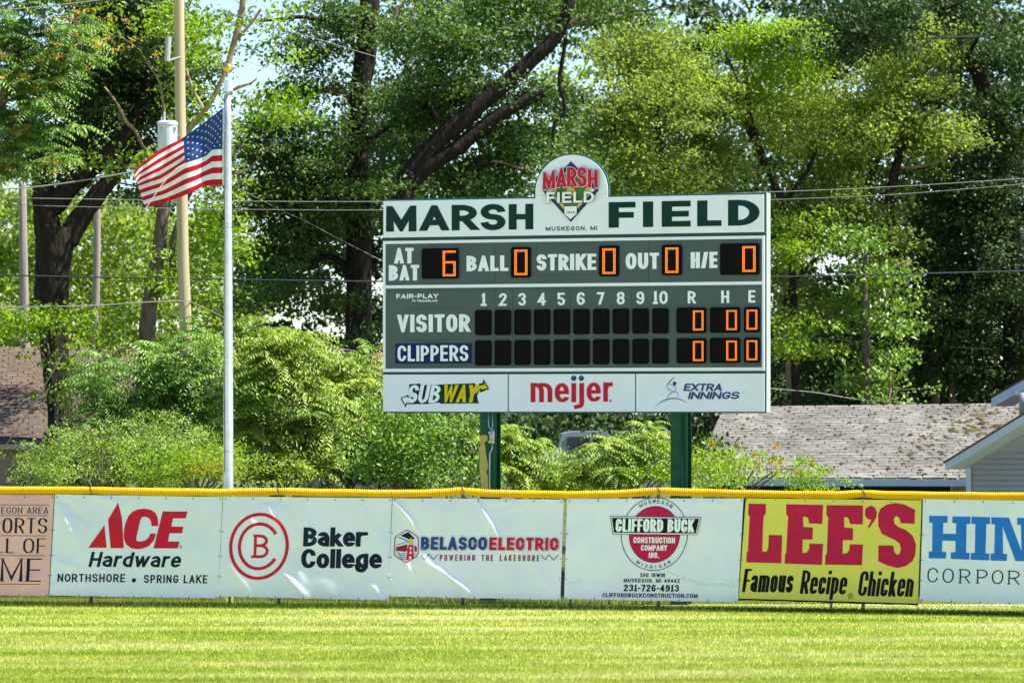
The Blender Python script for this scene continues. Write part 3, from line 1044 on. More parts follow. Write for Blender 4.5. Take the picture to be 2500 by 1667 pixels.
bprint(r, f, T('COMPANY', 1564.7, 1628.4, 1329.3, 1343.3, 2.9, 2.5, gap=1.2), 'btext', 3)
bprint(r, f, T('INC.', 1584.5, 1610, 1347.4, 1361, 2.9, 2.5, gap=1.8), 'btext', 3)
bprint(r, f, T('500 IRWIN', 1565.7, 1625.7, 1398.3, 1407.8, 2.0, 1.8, gap=1.6, space=.7), 'navy')
bprint(r, f, T('MUSKEGON, MI 49442', 1525.7, 1662.5, 1411.6, 1421.2, 2.0, 1.8, gap=1.6, space=.6), 'navy')
bprint(r, f, T('231-726-4913', 1526.2, 1661.5, 1426.3, 1443, 4.0, 3.1, gap=2), 'navy')
bprint(r, f, T('CLIFFORDBUCKCONSTRUCTION.COM', 1475.2, 1707.7, 1447.4, 1457.8, 2.3, 2.0, gap=1.5), 'navy')


def arc_text(s, cx, cy, rx, ry, a0, a1, h, w, top, pen):
    out = []
    n = len(s)
    for i, ch in enumerate(s):
        a = math.radians(a0 + (a1 - a0) * i / (n - 1))
        ww = w * (1.3 if ch == 'M' else .3 if ch == 'I' else 1)
        for g in glyph(ch, ww, h, pen, pen * .8, .5):
            o = []
            for x, y in g:
                x -= ww / 2
                y -= h / 2
                if top:
                    px, py = cx + rx * math.cos(a), cy - ry * math.sin(a)
                    t = math.pi / 2 - a
                else:
                    px, py = cx + rx * math.cos(a), cy - ry * math.sin(a)
                    t = -math.pi / 2 - a
                    t = (3 * math.pi / 2 - a) if a > math.pi else -math.pi / 2 - a
                c, s_ = math.cos(t), math.sin(t)
                o.append((px + x * c + y * s_, py + x * s_ - y * c))
            out.append(o)
    return out


bprint(r, f, arc_text('MUSKEGON', ox, oy, 72, 80, 119, 58.5, 9, 6.4, True, 1.5), 'navy')
bprint(r, f, arc_text('MICHIGAN', ox, oy, 72, 80, 239, 302, 8.5, 6, False, 1.5), 'navy')
rr = random.Random(3)
sm = []
for k in range(70):
    t = k / 69
    x = 1630 + 165 * t
    y = 1395 + 30 * min(1, t * 1.9) + 2.0 * math.sin(k * 1.3)
    sm.append(disc(x, y + rr.uniform(-1.5, 1.5), rr.uniform(.5, 1.5), rr.uniform(.4, 1.3), 7))
for k in range(16):
    x = 1388 + 35 * k / 15
    sm.append(disc(x, 1426 - 9 * k / 15 + rr.uniform(-1, 1), rr.uniform(.5, 1.2), .6, 6))
bprint(r, f, sm, 'grey_print', name='scuff_marks')

# chicken banner: black border, yellow sheet
r, f = banner([(1818, 1215), (2251, 1219), (2241, 1474), (1802, 1468)], M['black'], 'yellow banner with huge red slab letters and a black border', 2030)
G8y = 8.0
bprint(r, f, [[(1816, 1217), (2245, 1219), (2245.5, 1469), (1808, 1463)]], 'lemon', 1, name='yellow_field')
z7 = lambda pts: [(x + .04 * (y - 1335), y) for x, y in zz(pts, 1790, 1170, 4.752)]   # letters already lean in the photo
LEE = [[(180, 285), (378, 288), (375, 400), (355, 425), (345, 500), (335, 830), (350, 845), (385, 842), (405, 800), (412, 648), (566, 650), (556, 978), (148, 970), (153, 860), (168, 830), (190, 440), (170, 405)],
       [(611, 290), (1040, 296), (1032, 515), (878, 512), (870, 460), (850, 435), (808, 432), (812, 552), (922, 558), (918, 697), (803, 697), (800, 855), (850, 850), (878, 810), (882, 745), (1040, 745), (1026, 990), (594, 980), (600, 865), (612, 855), (636, 440), (612, 405)],
       [(1080, 296), (1502, 296), (1500, 516), (1350, 514), (1340, 460), (1320, 435), (1282, 432), (1284, 555), (1388, 560), (1386, 700), (1270, 700), (1265, 857), (1315, 852), (1345, 810), (1350, 748), (1503, 748), (1490, 988), (1060, 986), (1068, 875), (1082, 855), (1100, 440), (1078, 405)],
       [(1595, 297), (1640, 320), (1665, 375), (1655, 440), (1575, 562), (1560, 545), (1600, 465), (1550, 450), (1522, 400), (1530, 330)],
       [(2107, 345), (2100, 503), (1940, 498), (1930, 450), (1900, 418), (1875, 425), (1860, 455), (1870, 505), (1910, 540), (2000, 575), (2080, 645), (2118, 740), (2110, 860), (2080, 930), (2000, 990), (1900, 1015), (1780, 985), (1680, 938), (1683, 755), (1855, 755), (1865, 830), (1895, 860), (1925, 850), (1942, 800), (1930, 735), (1880, 695), (1800, 660), (1720, 620), (1680, 530), (1678, 400), (1710, 330), (1780, 285), (1880, 265), (1990, 285)]]
for g in LEE:
    bprint(r, f, shape(z7(g)), 'crimson', 2)
for s, xa, xb, ya, yb in (('Famous', 120, 700, 1045, 1315), ('Recipe', 790, 1325, 1055, 1328), ('Chicken', 1462, 2095, 1057, 1343)):
    bprint(r, f, T(s, 1790 + xa / 4.752, 1790 + xb / 4.752, 1170 + ya / 4.752, 1170 + yb / 4.752, 8.2, 5, gap=2.4, slant=.10), 'black', 2)
bprint(r, f, ring_polys(2080.5, 1453, 6.4, 7.2, 1, n=24) + T('R', 2078, 2083.5, 1449, 1457, 1.2), 'black', 2, name='registered_mark')

# blue corporation banner (right edge)
r, f = banner([(2253, 1219), (2690, 1222), (2682, 1478), (2245, 1469)], M['white2'], 'white banner with sky blue slab capitals at the right end of the fence', 2420)
z8 = lambda pts: [(x + .04 * (y - 1335), y) for x, y in zz(pts, 2200, 1170, 4.75)]
for g in ([(322, 425), (537, 427), (532, 506), (485, 506), (482, 632), (632, 634), (635, 510), (590, 508), (592, 430), (803, 432), (800, 516), (757, 516), (750, 850), (792, 852), (787, 930), (573, 925), (576, 847), (627, 845), (628, 715), (475, 713), (472, 842), (522, 845), (517, 922), (317, 920), (318, 842), (357, 842), (360, 505), (322, 505)],
          [(815, 432), (1028, 437), (1025, 516), (984, 516), (974, 855), (1020, 857), (1015, 936), (802, 930), (806, 852), (850, 850), (860, 516), (813, 516)],
          [(1042, 437), (1248, 440), (1392, 825), (1385, 522), (1342, 520), (1342, 440), (1560, 445), (1558, 525), (1520, 525), (1510, 942), (1322, 940), (1172, 540), (1178, 857), (1224, 860), (1220, 940), (1030, 937), (1035, 857), (1075, 855), (1085, 520), (1042, 516)]):
    bprint(r, f, shape(z8(g)), 'azure')
for ch, xa, xb, dy in (('C', 316, 438, 0), ('O', 492, 620, 4), ('R', 688, 812, 8), ('P', 890, 1012, 10), ('O', 1062, 1195, 14), ('R', 1255, 1385, 18)):
    bprint(r, f, T(ch, 2200 + xa / 4.75, 2200 + xb / 4.75, 1170 + (1033 + dy) / 4.75, 1170 + (1200 + dy * .7) / 4.75, 3.4, 2.6, serif=(4.2, 2.2)), 'navy')


# ------------------------------------------------------------------ scoreboard
BN = Vector((-2, -5.95, 0)).normalized()
BS = Vector((5.95, -2, 0)).normalized()
BOX = (BS, -BN, Vector((0, 0, 1)))


def bdep(px):
    return (62.8 - .3361 * 2.048) / (1 + .3361 * (px - CX) / F)


def bz(px, py):
    return CAMH - (py - YH) / F * bdep(px)


def bpt(px, z, out=0.0):
    d = bdep(px)
    return Vector(((px - CX) / F * d, d, z)) + BN * out


def bs(px):
    return (bpt(px, 0) - bpt(935, 0)).length * (1 if px >= 935 else -1)


def bmapper(refx, off=0.0):
    d0 = bdep(refx)

    def f(px, py, lift):
        return bpt(px, CAMH - (py - YH) / F * d0, off + lift)
    return f


board = thing('scoreboard', 'big grey green electronic baseball scoreboard with arched white header on two green posts', 'scoreboard', (bpt(1390, 0).x, bpt(1390, 0).y, 0))


def bbox(name, pxa, pxb, za, zb, out0, out1, m):
    """box on the board: from photo x pxa to pxb, heights za..zb, depth out0..out1 in front of the face"""
    a, b = bpt(pxa, 0), bpt(pxb, 0)
    c = (a + b) / 2 + BN * ((out0 + out1) / 2)
    c.z = (za + zb) / 2
    mb = MB()
    mb.box(c, ((b - a).length, out1 - out0, zb - za), BOX)
    return mb.build(name, m, board)


XL, XR = 935, 1870
Z_ = {k: bz(935, y) for k, y in dict(bot=1008, top=487.2, h0=580.5, h1=491.5, f0=908, f1=589, p0=900, p1=704.5, s0=697, s1=596, a0=1004.5, a1=914.5).items()}
bbox('cabinet', XL, XR, Z_['bot'], Z_['top'], -.25, 0, M['trim'])
bbox('side_panel', XR + .3, XR + 1.2, Z_['bot'] + .01, Z_['top'], -.24, -.01, M['side'])
bbox('header_panel', XL + 2.0, XR - 4.5, Z_['h0'], Z_['h1'], .002, .02, M['bwhite'])
# white frame round the two grey fields
bbox('white_frame', XL + 1.5, XL + 7.5, Z_['f0'], Z_['f1'], .002, .03, M['bwhite'])
bbox('white_frame', 1861.5, XR - 2.5, Z_['f0'], Z_['f1'], .002, .03, M['bwhite'])
for za, zb in ((Z_['s1'], Z_['f1']), (Z_['p1'], Z_['s0']), (Z_['f0'], Z_['p0'])):
    bbox('white_frame', XL + 7.6, 1861.4, za, zb, .002, .03, M['bwhite'])
bbox('status_panel', XL + 7.6, 1861.4, Z_['s0'], Z_['s1'], .001, .016, M['panel'])
bbox('line_score_panel', XL + 7.6, 1861.4, Z_['p0'], Z_['p1'], .001, .016, M['panel'])
for a, b in ((XL + 1.2, 1240.2), (1243, 1551), (1553.8, XR - 3)):
    bbox('sponsor_panel', a, b, Z_['a0'], Z_['a1'], .001, .018, M['bwhite'])
# thin seams, rails and bolt heads
for x in (1208.5, 1583.6):
    bbox('seam', x, x + .9, Z_['s0'], Z_['s1'], .0165, .019, M['seam'])
for x in (1208.5, 1251.5, 1392.5, 1541.5):
    bbox('seam', x, x + .7, Z_['p0'], Z_['p1'], .0165, .019, M['seam'])
bbox('seam', XL + 8, 1861, Z_['p1'] - .035, Z_['p1'] - .03, .0165, .019, M['seam'])
bbox('seam', XL + 2, XR - 4, bz(935, 584.5), bz(935, 583.5), .001, .012, M['seam'])
bbox('seam', XL + 2, XR - 4, bz(935, 911.5), bz(935, 910.5), .001, .012, M['seam'])


def outline(x0_, x1_, y0_, y1_, w=.9):
    r_ = (x0_ + x1_) / 2
    za, zb = bz(r_, y1_), bz(r_, y0_)
    bbox('removed_panel_outline', x0_, x1_, zb - .005, zb, .0165, .019, M['seam'])
    bbox('removed_panel_outline', x0_, x1_, za, za + .005, .0165, .019, M['seam'])
    bbox('removed_panel_outline', x0_, x0_ + w, za + .006, zb - .006, .0165, .019, M['seam'])
    bbox('removed_panel_outline', x1_ - w, x1_, za + .006, zb - .006, .0165, .019, M['seam'])


outline(1310, 1451, 595.5, 673)
outline(993, 1132, 753.5, 829.5, .6)
mb = MB()
rr = random.Random(5)
for k in range(38):
    x = 950 + k * 24.3
    p = bpt(x, Z_['p1'] - .048, .0155)
    mb.box(p, (.008, .006, .012), BOX)
for k in range(18):
    x = 955 + k * 52
    for zz_ in (Z_['s0'] + .02, Z_['s1'] - .02):
        mb.box(bpt(x, zz_, .0152), (.008, .006, .008), BOX)
for x in (1209, 1584):
    for k in range(6):
        mb.box(bpt(x, Z_['s0'] + .08 + k * .11, .019), (.012, .006, .012), BOX)
o = mb.build('bolts', M['seam'], board)
o['kind'] = 'stuff'

# arch
arch_c = 1280 + 830 / 7.13
mp = bmapper(arch_c)


def arch_pts(inset):
    cx, cy, r_ = arch_c, 360 + 765 / 7.13, 655 / 7.13 - inset
    pts = [(cx + r_, 360 + 850 / 7.13)]
    for k in range(33):
        a = math.pi * k / 32
        pts.append((cx + r_ * math.cos(a), cy - r_ * math.sin(a) * 1.005))
    pts.append((cx - r_, 360 + 850 / 7.13))
    return pts


ap = arch_pts(0)
mb = MB()
n = len(ap)
front = [mp(x, y, .001) for x, y in ap]
back = [mp(x, y, -.045) for x, y in ap]
mb.add(front + back, [tuple(range(n)), tuple(range(2 * n - 1, n - 1, -1))] + [(i, i + n, (i + 1) % n + n, (i + 1) % n) for i in range(n)])
mb.build('arch_frame', M['trim'], board)
ip = arch_pts(3.6)
ip[0] = (ip[0][0], 360 + 905 / 7.13)
ip[-1] = (ip[-1][0], 360 + 905 / 7.13)
n = len(ip)
front = [mp(x, y, .022) for x, y in ip]
back = [mp(x, y, .003) for x, y in ip]
mb = MB()
mb.add(front + back, [tuple(range(n)), tuple(range(2 * n - 1, n - 1, -1))] + [(i, i + n, (i + 1) % n + n, (i + 1) % n) for i in range(n)])
mb.build('arch_panel', M['bwhite'], board)
bbox('seam', 1306, 1486, bz(1396, 476.2), bz(1396, 475.6), .023, .0235, M['grey_print'])


def bp(polys, m, ref, off=.021, layer=1, name='lettering'):
    return print_mesh(name, polys, M[m], board, bmapper(ref, off), layer)


# diamond emblem
e = lambda pts: zz(pts, 1280, 360, 7.13)
AO = .024


def dia(k, dy=0):
    c = (824, 768 + dy)
    return [(c[0] + (x - c[0]) * k, c[1] + (y - c[1]) * k) for x, y in [(820, 243), (1310, 755), (820, 1300), (340, 765)]]


bp(shape(e(dia(1.0))), 'navy', arch_c, AO, 1, 'emblem')
bp(shape(e(dia(.965))), 'blue', arch_c, AO, 2, 'emblem')
bp(shape(e(dia(.86))), 'navy', arch_c, AO, 3, 'emblem')
bp(shape(e(dia(.83))), 'tan', arch_c, AO, 4, 'emblem')
bp(shape(e(dia(.70))), 'lgreen', arch_c, AO, 5, 'emblem')
for x, y, r_ in ((822, 775, 78), (525, 765, 48), (1115, 755, 48)):
    bp([disc(*e([(x, y)])[0], r_ / 7.13, n=20)], 'tan', arch_c, AO, 6, 'emblem')
for x, y in ((455, 765), (1195, 755)):
    bp(shape(e([(x, y - 38), (x + 50, y), (x, y + 38), (x - 50, y)])), 'btext', arch_c, AO, 7, 'emblem')
bp(shape(e([(710, 1020), (938, 1020), (938, 1170), (822, 1268), (710, 1170)])), 'navy', arch_c, AO, 7, 'emblem')
bp(shape(e([(717, 1028), (930, 1028), (930, 1165), (822, 1256), (717, 1165)])), 'btext', arch_c, AO, 8, 'emblem')
bp(T('1916', 1280 + 748 / 7.13, 1280 + 897 / 7.13, 360 + 1116 / 7.13, 360 + 1154 / 7.13, 1.1, gap=1.6), 'navy', arch_c, AO, 9)
bp(T('EST', 1280 + 802 / 7.13, 1280 + 838 / 7.13, 360 + 1058 / 7.13, 360 + 1072 / 7.13, .5, gap=.5), 'grey_print', arch_c, AO, 9)
MAR = (('M', 345, 562, 412, 728, -.16), ('A', 582, 755, 362, 700, -.07), ('R', 766, 934, 352, 692, 0), ('S', 946, 1112, 356, 697, .03), ('H', 1128, 1303, 402, 716, .1))
for ex, mm, ly in ((14, 'navy', 10), (10, 'btext', 11), (0, 'red', 13)):
    for ch, xa, xb, ya, yb, tilt in MAR:
        W, H = (xb - xa + 2 * ex) / 7.13, (yb - ya + 2 * ex) / 7.13
        o_ = e([(xa - ex, yb + ex)])[0]
        g = glyph(ch, W, H, (62 + 1.6 * ex) / 7.13, (56 + 1.6 * ex) / 7.13, .45)
        bp([[(o_[0] + x, o_[1] - y + tilt * (x - W / 2)) for x, y in p] for p in g], mm, arch_c, AO, ly)
for ex, mm, ly in ((7, 'navy', 15), (0, 'btext', 16)):
    for ch, xa, xb in (('F', 412, 560), ('I', 600, 646), ('E', 686, 852), ('L', 882, 1032), ('D', 1062, 1243)):
        W, H = (xb - xa + 2 * ex) / 7.13, (970 - 780 + 2 * ex) / 7.13
        o_ = e([(xa - ex, 970 + ex)])[0]
        g = glyph(ch, W, H, (46 + 1.7 * ex) / 7.13, (36 + 1.7 * ex) / 7.13, .5)
        bp([[(o_[0] + x, o_[1] - y) for x, y in p] for p in g], mm, arch_c, AO, ly)
bp(T('MUSKEGON, MI', 1280 + 383 / 7.13, 1280 + 1277 / 7.13, 360 + 1376 / 7.13, 360 + 1450 / 7.13, 1.9, 1.7, gap=3, space=.4), 'navy', arch_c, .021)

# header words
for ch, xa, xb, ya, yb in (('M', 187, 505, 612, 880), ('A', 545, 835, 606, 870), ('R', 872, 1135, 601, 866), ('S', 1174, 1433, 592, 866), ('H', 1467, 1724, 592, 858)):
    bp(T(ch, 900 + xa / 4.276, 900 + xb / 4.276, 360 + ya / 4.276, 360 + yb / 4.276, 19.5, 13.5, round_=.45), 'dgreen', 900 + (xa + xb) / 2 / 4.276)
for ch, xa, xb, ya, yb in (('F', 372, 652, 571, 838), ('I', 730, 838, 566, 833), ('E', 926, 1228, 560, 829), ('L', 1296, 1550, 555, 823), ('D', 1618, 1947, 548, 817)):
    bp(T(ch, 1400 + xa / 4.276, 1400 + xb / 4.276, 360 + ya / 4.276, 360 + yb / 4.276, 25, 14, round_=.48), 'dgreen', 1400 + (xa + xb) / 2 / 4.276)


def bt(s, ox, oy, xa, xb, ya, yb, wv, wh=None, m='btext', off=.0165, gap=None, **k):
    x0_, x1_ = ox + xa / 4.276, ox + xb / 4.276
    bp(T(s, x0_, x1_, oy + ya / 4.276, oy + yb / 4.276, wv, wh, gap=gap, **k), m, (x0_ + x1_) / 2, off)


for a in (('AT', 900, 360, 272, 473, 1050, 1212), ('BAT', 900, 360, 215, 532, 1228, 1390), ('BALL', 900, 360, 1027, 1463, 1130, 1292), ('STRIKE', 900, 360, 1757, 2381, 1113, 1283), ('OUT', 1400, 360, 550, 898, 1101, 1270), ('H/E', 1400, 360, 1228, 1508, 1092, 1260)):
    bt(*a, 10.2, 7.6, gap=3.6, round_=.5)
bt('VISITOR', 900, 680, 303, 1063, 374, 558, 10.6, 7.8, gap=4)
for s, ox_, xa, xb, ya, yb in (('1', 900, 1172, 1238, 153, 287), ('2', 900, 1365, 1446, 153, 285), ('3', 900, 1566, 1646, 151, 283), ('4', 900, 1768, 1856, 149, 280), ('5', 900, 1976, 2055, 148, 280), ('6', 900, 2177, 2262, 143, 276),
                               ('7', 1400, 249, 326, 143, 271), ('8', 1400, 455, 540, 139, 271), ('9', 1400, 661, 744, 136, 268), ('10', 1400, 830, 988, 131, 266), ('R', 1400, 1197, 1280, 130, 261), ('H', 1400, 1546, 1630, 126, 256), ('E', 1400, 1830, 1903, 122, 251)):
    bt(s, ox_, 680, xa, xb, ya, yb, 6.4, 5.2, gap=3, round_=.5)
bt('FAIR-PLAY', 900, 680, 293, 730, 160, 208, 2.9, 2.5, gap=2, round_=.3)
bt('by', 900, 680, 460, 495, 220, 240, 1.3, 1.1, gap=.9)
bt('TRANSLUX', 900, 680, 508, 722, 222, 243, 1.5, 1.3, gap=1, round_=.3)
za, zb = bz(935, 680 + 887 / 4.276), bz(935, 680 + 682 / 4.276)
bbox('team_sign', 900 + 287 / 4.276, 900 + 1075 / 4.276, za, zb, .017, .04, M['navysign'])
bt('CLIPPERS', 900, 680, 312, 1050, 697, 862, 7, 5.6, gap=3.6, off=.041)
# sponsor panels
SO = .0185
k4 = lambda pts, ox=900: zz(pts, ox, 680, 4.276)


def ital(s, xa, xb, ya, yb, wv, wh, sl, ex=0, gap=None, ox=900):
    x0_, x1_ = ox + (xa - ex) / 4.276, ox + (xb + ex) / 4.276
    return T(s, x0_, x1_, 680 + (ya - ex) / 4.276, 680 + (yb + ex) / 4.276, wv + ex * 1.8 / 4.276, wh + ex * 1.8 / 4.276, gap=(gap if gap is not None else 2) - 2 * ex / 4.276, slant=sl)


la = k4([(337, 1248), (418, 1210), (424, 1236), (480, 1238), (490, 1310), (405, 1308), (390, 1345)])
ra = k4([(1205, 1050), (1264, 1152), (1172, 1190), (1165, 1165), (1120, 1250), (1060, 1290), (1060, 1100), (1112, 1092), (1115, 1130), (1160, 1098), (1192, 1090)])
bp(shape(la) + shape(ra) + shape(k4([(430, 1100), (540, 1096), (560, 1112), (1114, 1092), (1150, 1300), (1155, 1270), (1155, 1302), (755, 1305), (740, 1292), (610, 1308), (440, 1310), (440, 1290), (500, 1200), (420, 1180)])), 'dgreen', 1088, SO, 1, 'sponsor_mark')
bp(ital('SUB', 398, 735, 1110, 1297, 9, 6.5, .2, gap=2), 'btext', 1088, SO, 2)
bp(ital('WAY', 762, 1120, 1108, 1292, 9, 6.5, .2, gap=1), 'syellow', 1088, SO, 2)
bp(shape(k4([(354, 1252), (406, 1228), (410, 1252), (470, 1254), (470, 1294), (396, 1294), (388, 1316)])), 'btext', 1088, SO, 2, 'sponsor_mark')
bp(shape(k4([(1214, 1086), (1247, 1143), (1187, 1160), (1182, 1140), (1125, 1200), (1105, 1165), (1160, 1118), (1212, 1110)])), 'syellow', 1088, SO, 2, 'sponsor_mark')
for ch, xa, xb in (('m', 1296.5, 1349.5), ('e', 1355.5, 1390), ('i', 1396, 1407.6), ('j', 1410.3, 1427), ('e', 1433.2, 1467.8), ('r', 1473.7, 1497)):
    b_ = 981.6 if xa < 1430 else 980.2
    polys = T(ch, xa, xb, b_ - 63, b_, 11.6, 9.5 if ch != 'e' else 8.4)
    if ch == 'i':
        polys = [[(1396, b_), (1407.6, b_), (1407.6, b_ - 46.5), (1396, b_ - 46.5)]]
    bp(polys, 'red', (xa + xb) / 2, SO, 1)
for x, y in ((1401.7, 923.3), (1420.4, 923.3)):
    bp([disc(x, y, 6.6, n=20)], 'blue', 1405, SO, 1)
bp([disc(1491.4, 978, 2.7, n=12)], 'red', 1490, SO, 1)
X0 = 1400
bp(ital('EXTRA', 1150, 1548, 1096, 1172, 5, 3.6, .25, ox=X0, gap=1.6), 'blue', 1720, SO, 1)
bp(ital('INNINGS', 1198, 1728, 1181, 1257, 5, 3.6, .25, ox=X0, gap=1.6), 'blue', 1740, SO, 1)
kk = lambda pts: k4(pts, X0)
bp(line_polys(kk([(976, 1113), (1000, 1085), (1030, 1055), (1060, 1030)]), 2.2, 1.0), 'blue', 1640, SO, 1, 'sponsor_mark')
bp([disc(*kk([(1059, 1095)])[0], 4.2, 5, 18)] + shape(kk([(1062, 1085), (1092, 1092), (1064, 1100)])), 'blue', 1640, SO, 1, 'sponsor_mark')
for pts, w in (([(976, 1112), (1020, 1105), (1060, 1125), (1073, 1150), (1060, 1172)], 1.3), ([(976, 1114), (985, 1145), (1010, 1165), (1050, 1172)], 1.5), ([(980, 1270), (992, 1230), (1020, 1195), (1055, 1178), (1085, 1190), (1104, 1240)], 1.7), ([(855, 1342), (900, 1300), (970, 1265), (1050, 1250), (1130, 1265), (1195, 1299)], 2.3)):
    bp(line_polys(smooth_pts(kk(pts), 6), w, .4), 'blue', 1640, SO, 1, 'sponsor_mark')
bp(ring_polys(*kk([(1780, 1185)])[0], 2.6, 2.9, .5, n=14), 'blue', 1810, SO, 1, 'registered_mark')


# digit panels with amber LED figures
def digit_panel(xa, xb, ya, yb, nd=1, digits=(), led=None):
    ref = (xa + xb) / 2
    za, zb = bz(ref, yb), bz(ref, ya)
    A, B = bs(xa), bs(xb)
    c = .012
    nt = .02
    out = [(A + nt, za), (B - nt, za), (B - nt, za + c), (B, za + c + .008), (B, zb - c - .008), (B - nt, zb - c), (B - nt, zb), (A + nt, zb), (A + nt, zb - c), (A, zb - c - .008), (A, za + c + .008), (A + nt, za + c)]
    o0 = bpt(935, 0)
    mk = lambda s_, z, d: o0 + BS * s_ + Vector((0, 0, z)) + BN * d
    mb = MB()
    n = len(out)
    g = .016
    mb.add([mk(s_, z, g) for s_, z in out] + [mk(s_, z, g + .035) for s_, z in out], [tuple(range(n))[::-1], tuple(range(n, 2 * n))] + [(i, (i + 1) % n, (i + 1) % n + n, i + n) for i in range(n)])
    w = .02
    for r0, r1, t0, t1 in ((A + w, A + w + .008, za + w, zb - w), (B - w - .008, B - w, za + w, zb - w), (A + w, B - w, zb - w - .008, zb - w), (A + w, B - w, za + w, za + w + .008)):
        mb.add([mk(r0, t0, g + .0445), mk(r1, t0, g + .0445), mk(r1, t1, g + .0445), mk(r0, t1, g + .0445)], [(0, 1, 2, 3)])
    pn = mb.build('digit_panel', M['led_black'], board)
    if digits:
        for d, (lx0, lx1, ly0, ly1) in zip(digits, led):
            rows, cols, th = 22, 10, 2
            on = set()
            for r_ in range(rows):
                for q_ in range(cols):
                    top, bot, mid = r_ < th, r_ >= rows - th, False
                    lef, rig = q_ < th, q_ >= cols - th
                    if d == '0' and (top or bot or lef or rig):
                        on.add((r_, q_))
                    if d == '6' and (top or bot or lef or (9 <= r_ <= 10) or (rig and r_ >= 9)):
                        on.add((r_, q_))
            s0, s1 = bs(lx0), bs(lx1)
            z0, z1 = bz((lx0 + lx1) / 2, ly1), bz((lx0 + lx1) / 2, ly0)
            mb = MB()
            dx, dz = (s1 - s0) / cols, (z1 - z0) / rows
            for r_, q_ in on:
                cs, cz = s0 + (q_ + .5) * dx, z1 - (r_ + .5) * dz
                h = .35
                # a little raised lamp
                vs = [mk(cs - dx * h, cz - dz * h, g + .0355), mk(cs + dx * h, cz - dz * h, g + .0355), mk(cs + dx * h, cz + dz * h, g + .0355), mk(cs - dx * h, cz + dz * h, g + .0355), mk(cs, cz, g + .041)]
                mb.add(vs, [(0, 1, 4), (1, 2, 4), (2, 3, 4), (3, 0, 4)])
            me = mb.build('led_digit', M['led'], None, off=Vector(board.location))
            me.parent = pn


digit_panel(1032, 1121, 606.7, 680.5, digits='6', led=[(1083, 1115.6, 612, 675)])
digit_panel(1249.5, 1297, 603.6, 678, digits='0', led=[(1258, 1290.6, 609.5, 672.3)])
digit_panel(1464.2, 1512.5, 600, 675, digits='0', led=[(1472.7, 1505.6, 606.5, 669.5)])
digit_panel(1617.5, 1666, 598, 672.3, digits='0', led=[(1626, 1658.8, 604.4, 667)])
digit_panel(1760, 1855, 594.7, 671.2, digits='0', led=[(1814, 1847.2, 601, 664.5)])
for k in range(10):
    xa = 1162 + 47.75 * k + .03 * k * k
    ya = 756.7 - 4.2 * k / 9
    digit_panel(xa, xa + 39, ya, ya + 61.8)
    digit_panel(xa, xa + 39, ya + 74.2, ya + 135.4)
for (xa, xb, lx0, lx1) in ((1653.5, 1725.5, 1693.7, 1720), (1735, 1807.7, 1775, 1801.4), (1818, 1856.5, 1824.4, 1851.3)):
    dy = (xa - 1653.5) * -.011
    digit_panel(xa, xb, 751.2 + dy, 813.3 + dy, digits='0', led=[(lx0, lx1, 757.8 + dy, 806.8 + dy)])
    digit_panel(xa, xb, 825.8 + dy, 887 + dy, digits='0', led=[(lx0, lx1, 832.3 + dy, 881.3 + dy)])


# green I-beam posts
def ibeam(pxc, wpx, primer=False):
    zt_, zb_ = Z_['bot'] + .3, -.2
    w = wpx / F * bdep(pxc)
    c = bpt(pxc, 0, -.16)
    mb = MB()
    h = zt_ - zb_
    zc = (zt_ + zb_) / 2
    for s in (-1, 1):
        p = c + BN * (s * .11)
        mb.box((p.x, p.y, zc), (w, .018, h), BOX)
    mb.box((c.x, c.y, zc), (.014, .20, h), BOX)
    mb2 = mb.build('support_post', M['post'], board)
    return c, w


c, w = ibeam(1189.5, 41)
# yellow primer where the paint has come off
rr = random.Random(11)
pr = [(1100 + x / 3.92, 980 + y / 3.92) for x, y in [(270, 330), (300, 318), (345, 325), (348, 375), (318, 385), (325, 440), (335, 520), (352, 600), (352, 640), (335, 665), (350, 720), (352, 832), (285, 832), (278, 740), (268, 640), (275, 560), (262, 450), (280, 400), (268, 360)]]
print_mesh('flaked_primer', shape(pr), M['primer'], board, bmapper(1185, -.041), 1)
mb = MB()
pc = lambda x, y, o=.0: bpt(1100 + x / 3.92, bz(1195, 980 + y / 3.92), -.02 + o)
mb.tube([pc(362, 100), pc(362, 240), pc(385, 262), pc(388, 300)], .010, n=8)
mb.tube([pc(398, 100), pc(398, 240), pc(395, 262)], .009, n=8)
mb.tube([pc(393, 260), pc(393, 405)], .045, n=14)
mb.tube([pc(398, 405), pc(396, 450), pc(372, 500), pc(370, 700), pc(370, 900)], .013, n=8)
mb.build('conduit', M['galv'], board, smooth=True)
mb = MB()
mb.box(pc(393, 300, .03), (.10, .02, .03), BOX)
mb.box(pc(393, 385, .03), (.10, .02, .03), BOX)
mb.build('conduit_clamp', M['galv'], board)
ibeam(1656, 43)
mb = MB()
p0, p1 = bpt(1662, 0, -.02), bpt(1665, 0, -.02)
mb.tube([(p1.x, p1.y, -.1), (p1.x, p1.y, Z_['bot'])], .018, n=8)
mb.build('conduit', M['post'], board, smooth=True)
# cross beams behind the cabinet
for z in (Z_['bot'] + .25, Z_['top'] - .6):
    a, b = bpt(950, z, -.33), bpt(1860, z, -.33)
    mb = MB()
    mb.box((a + b) / 2, ((b - a).length, .09, .10), BOX)
    mb.build('cross_beam', M['post'], board)

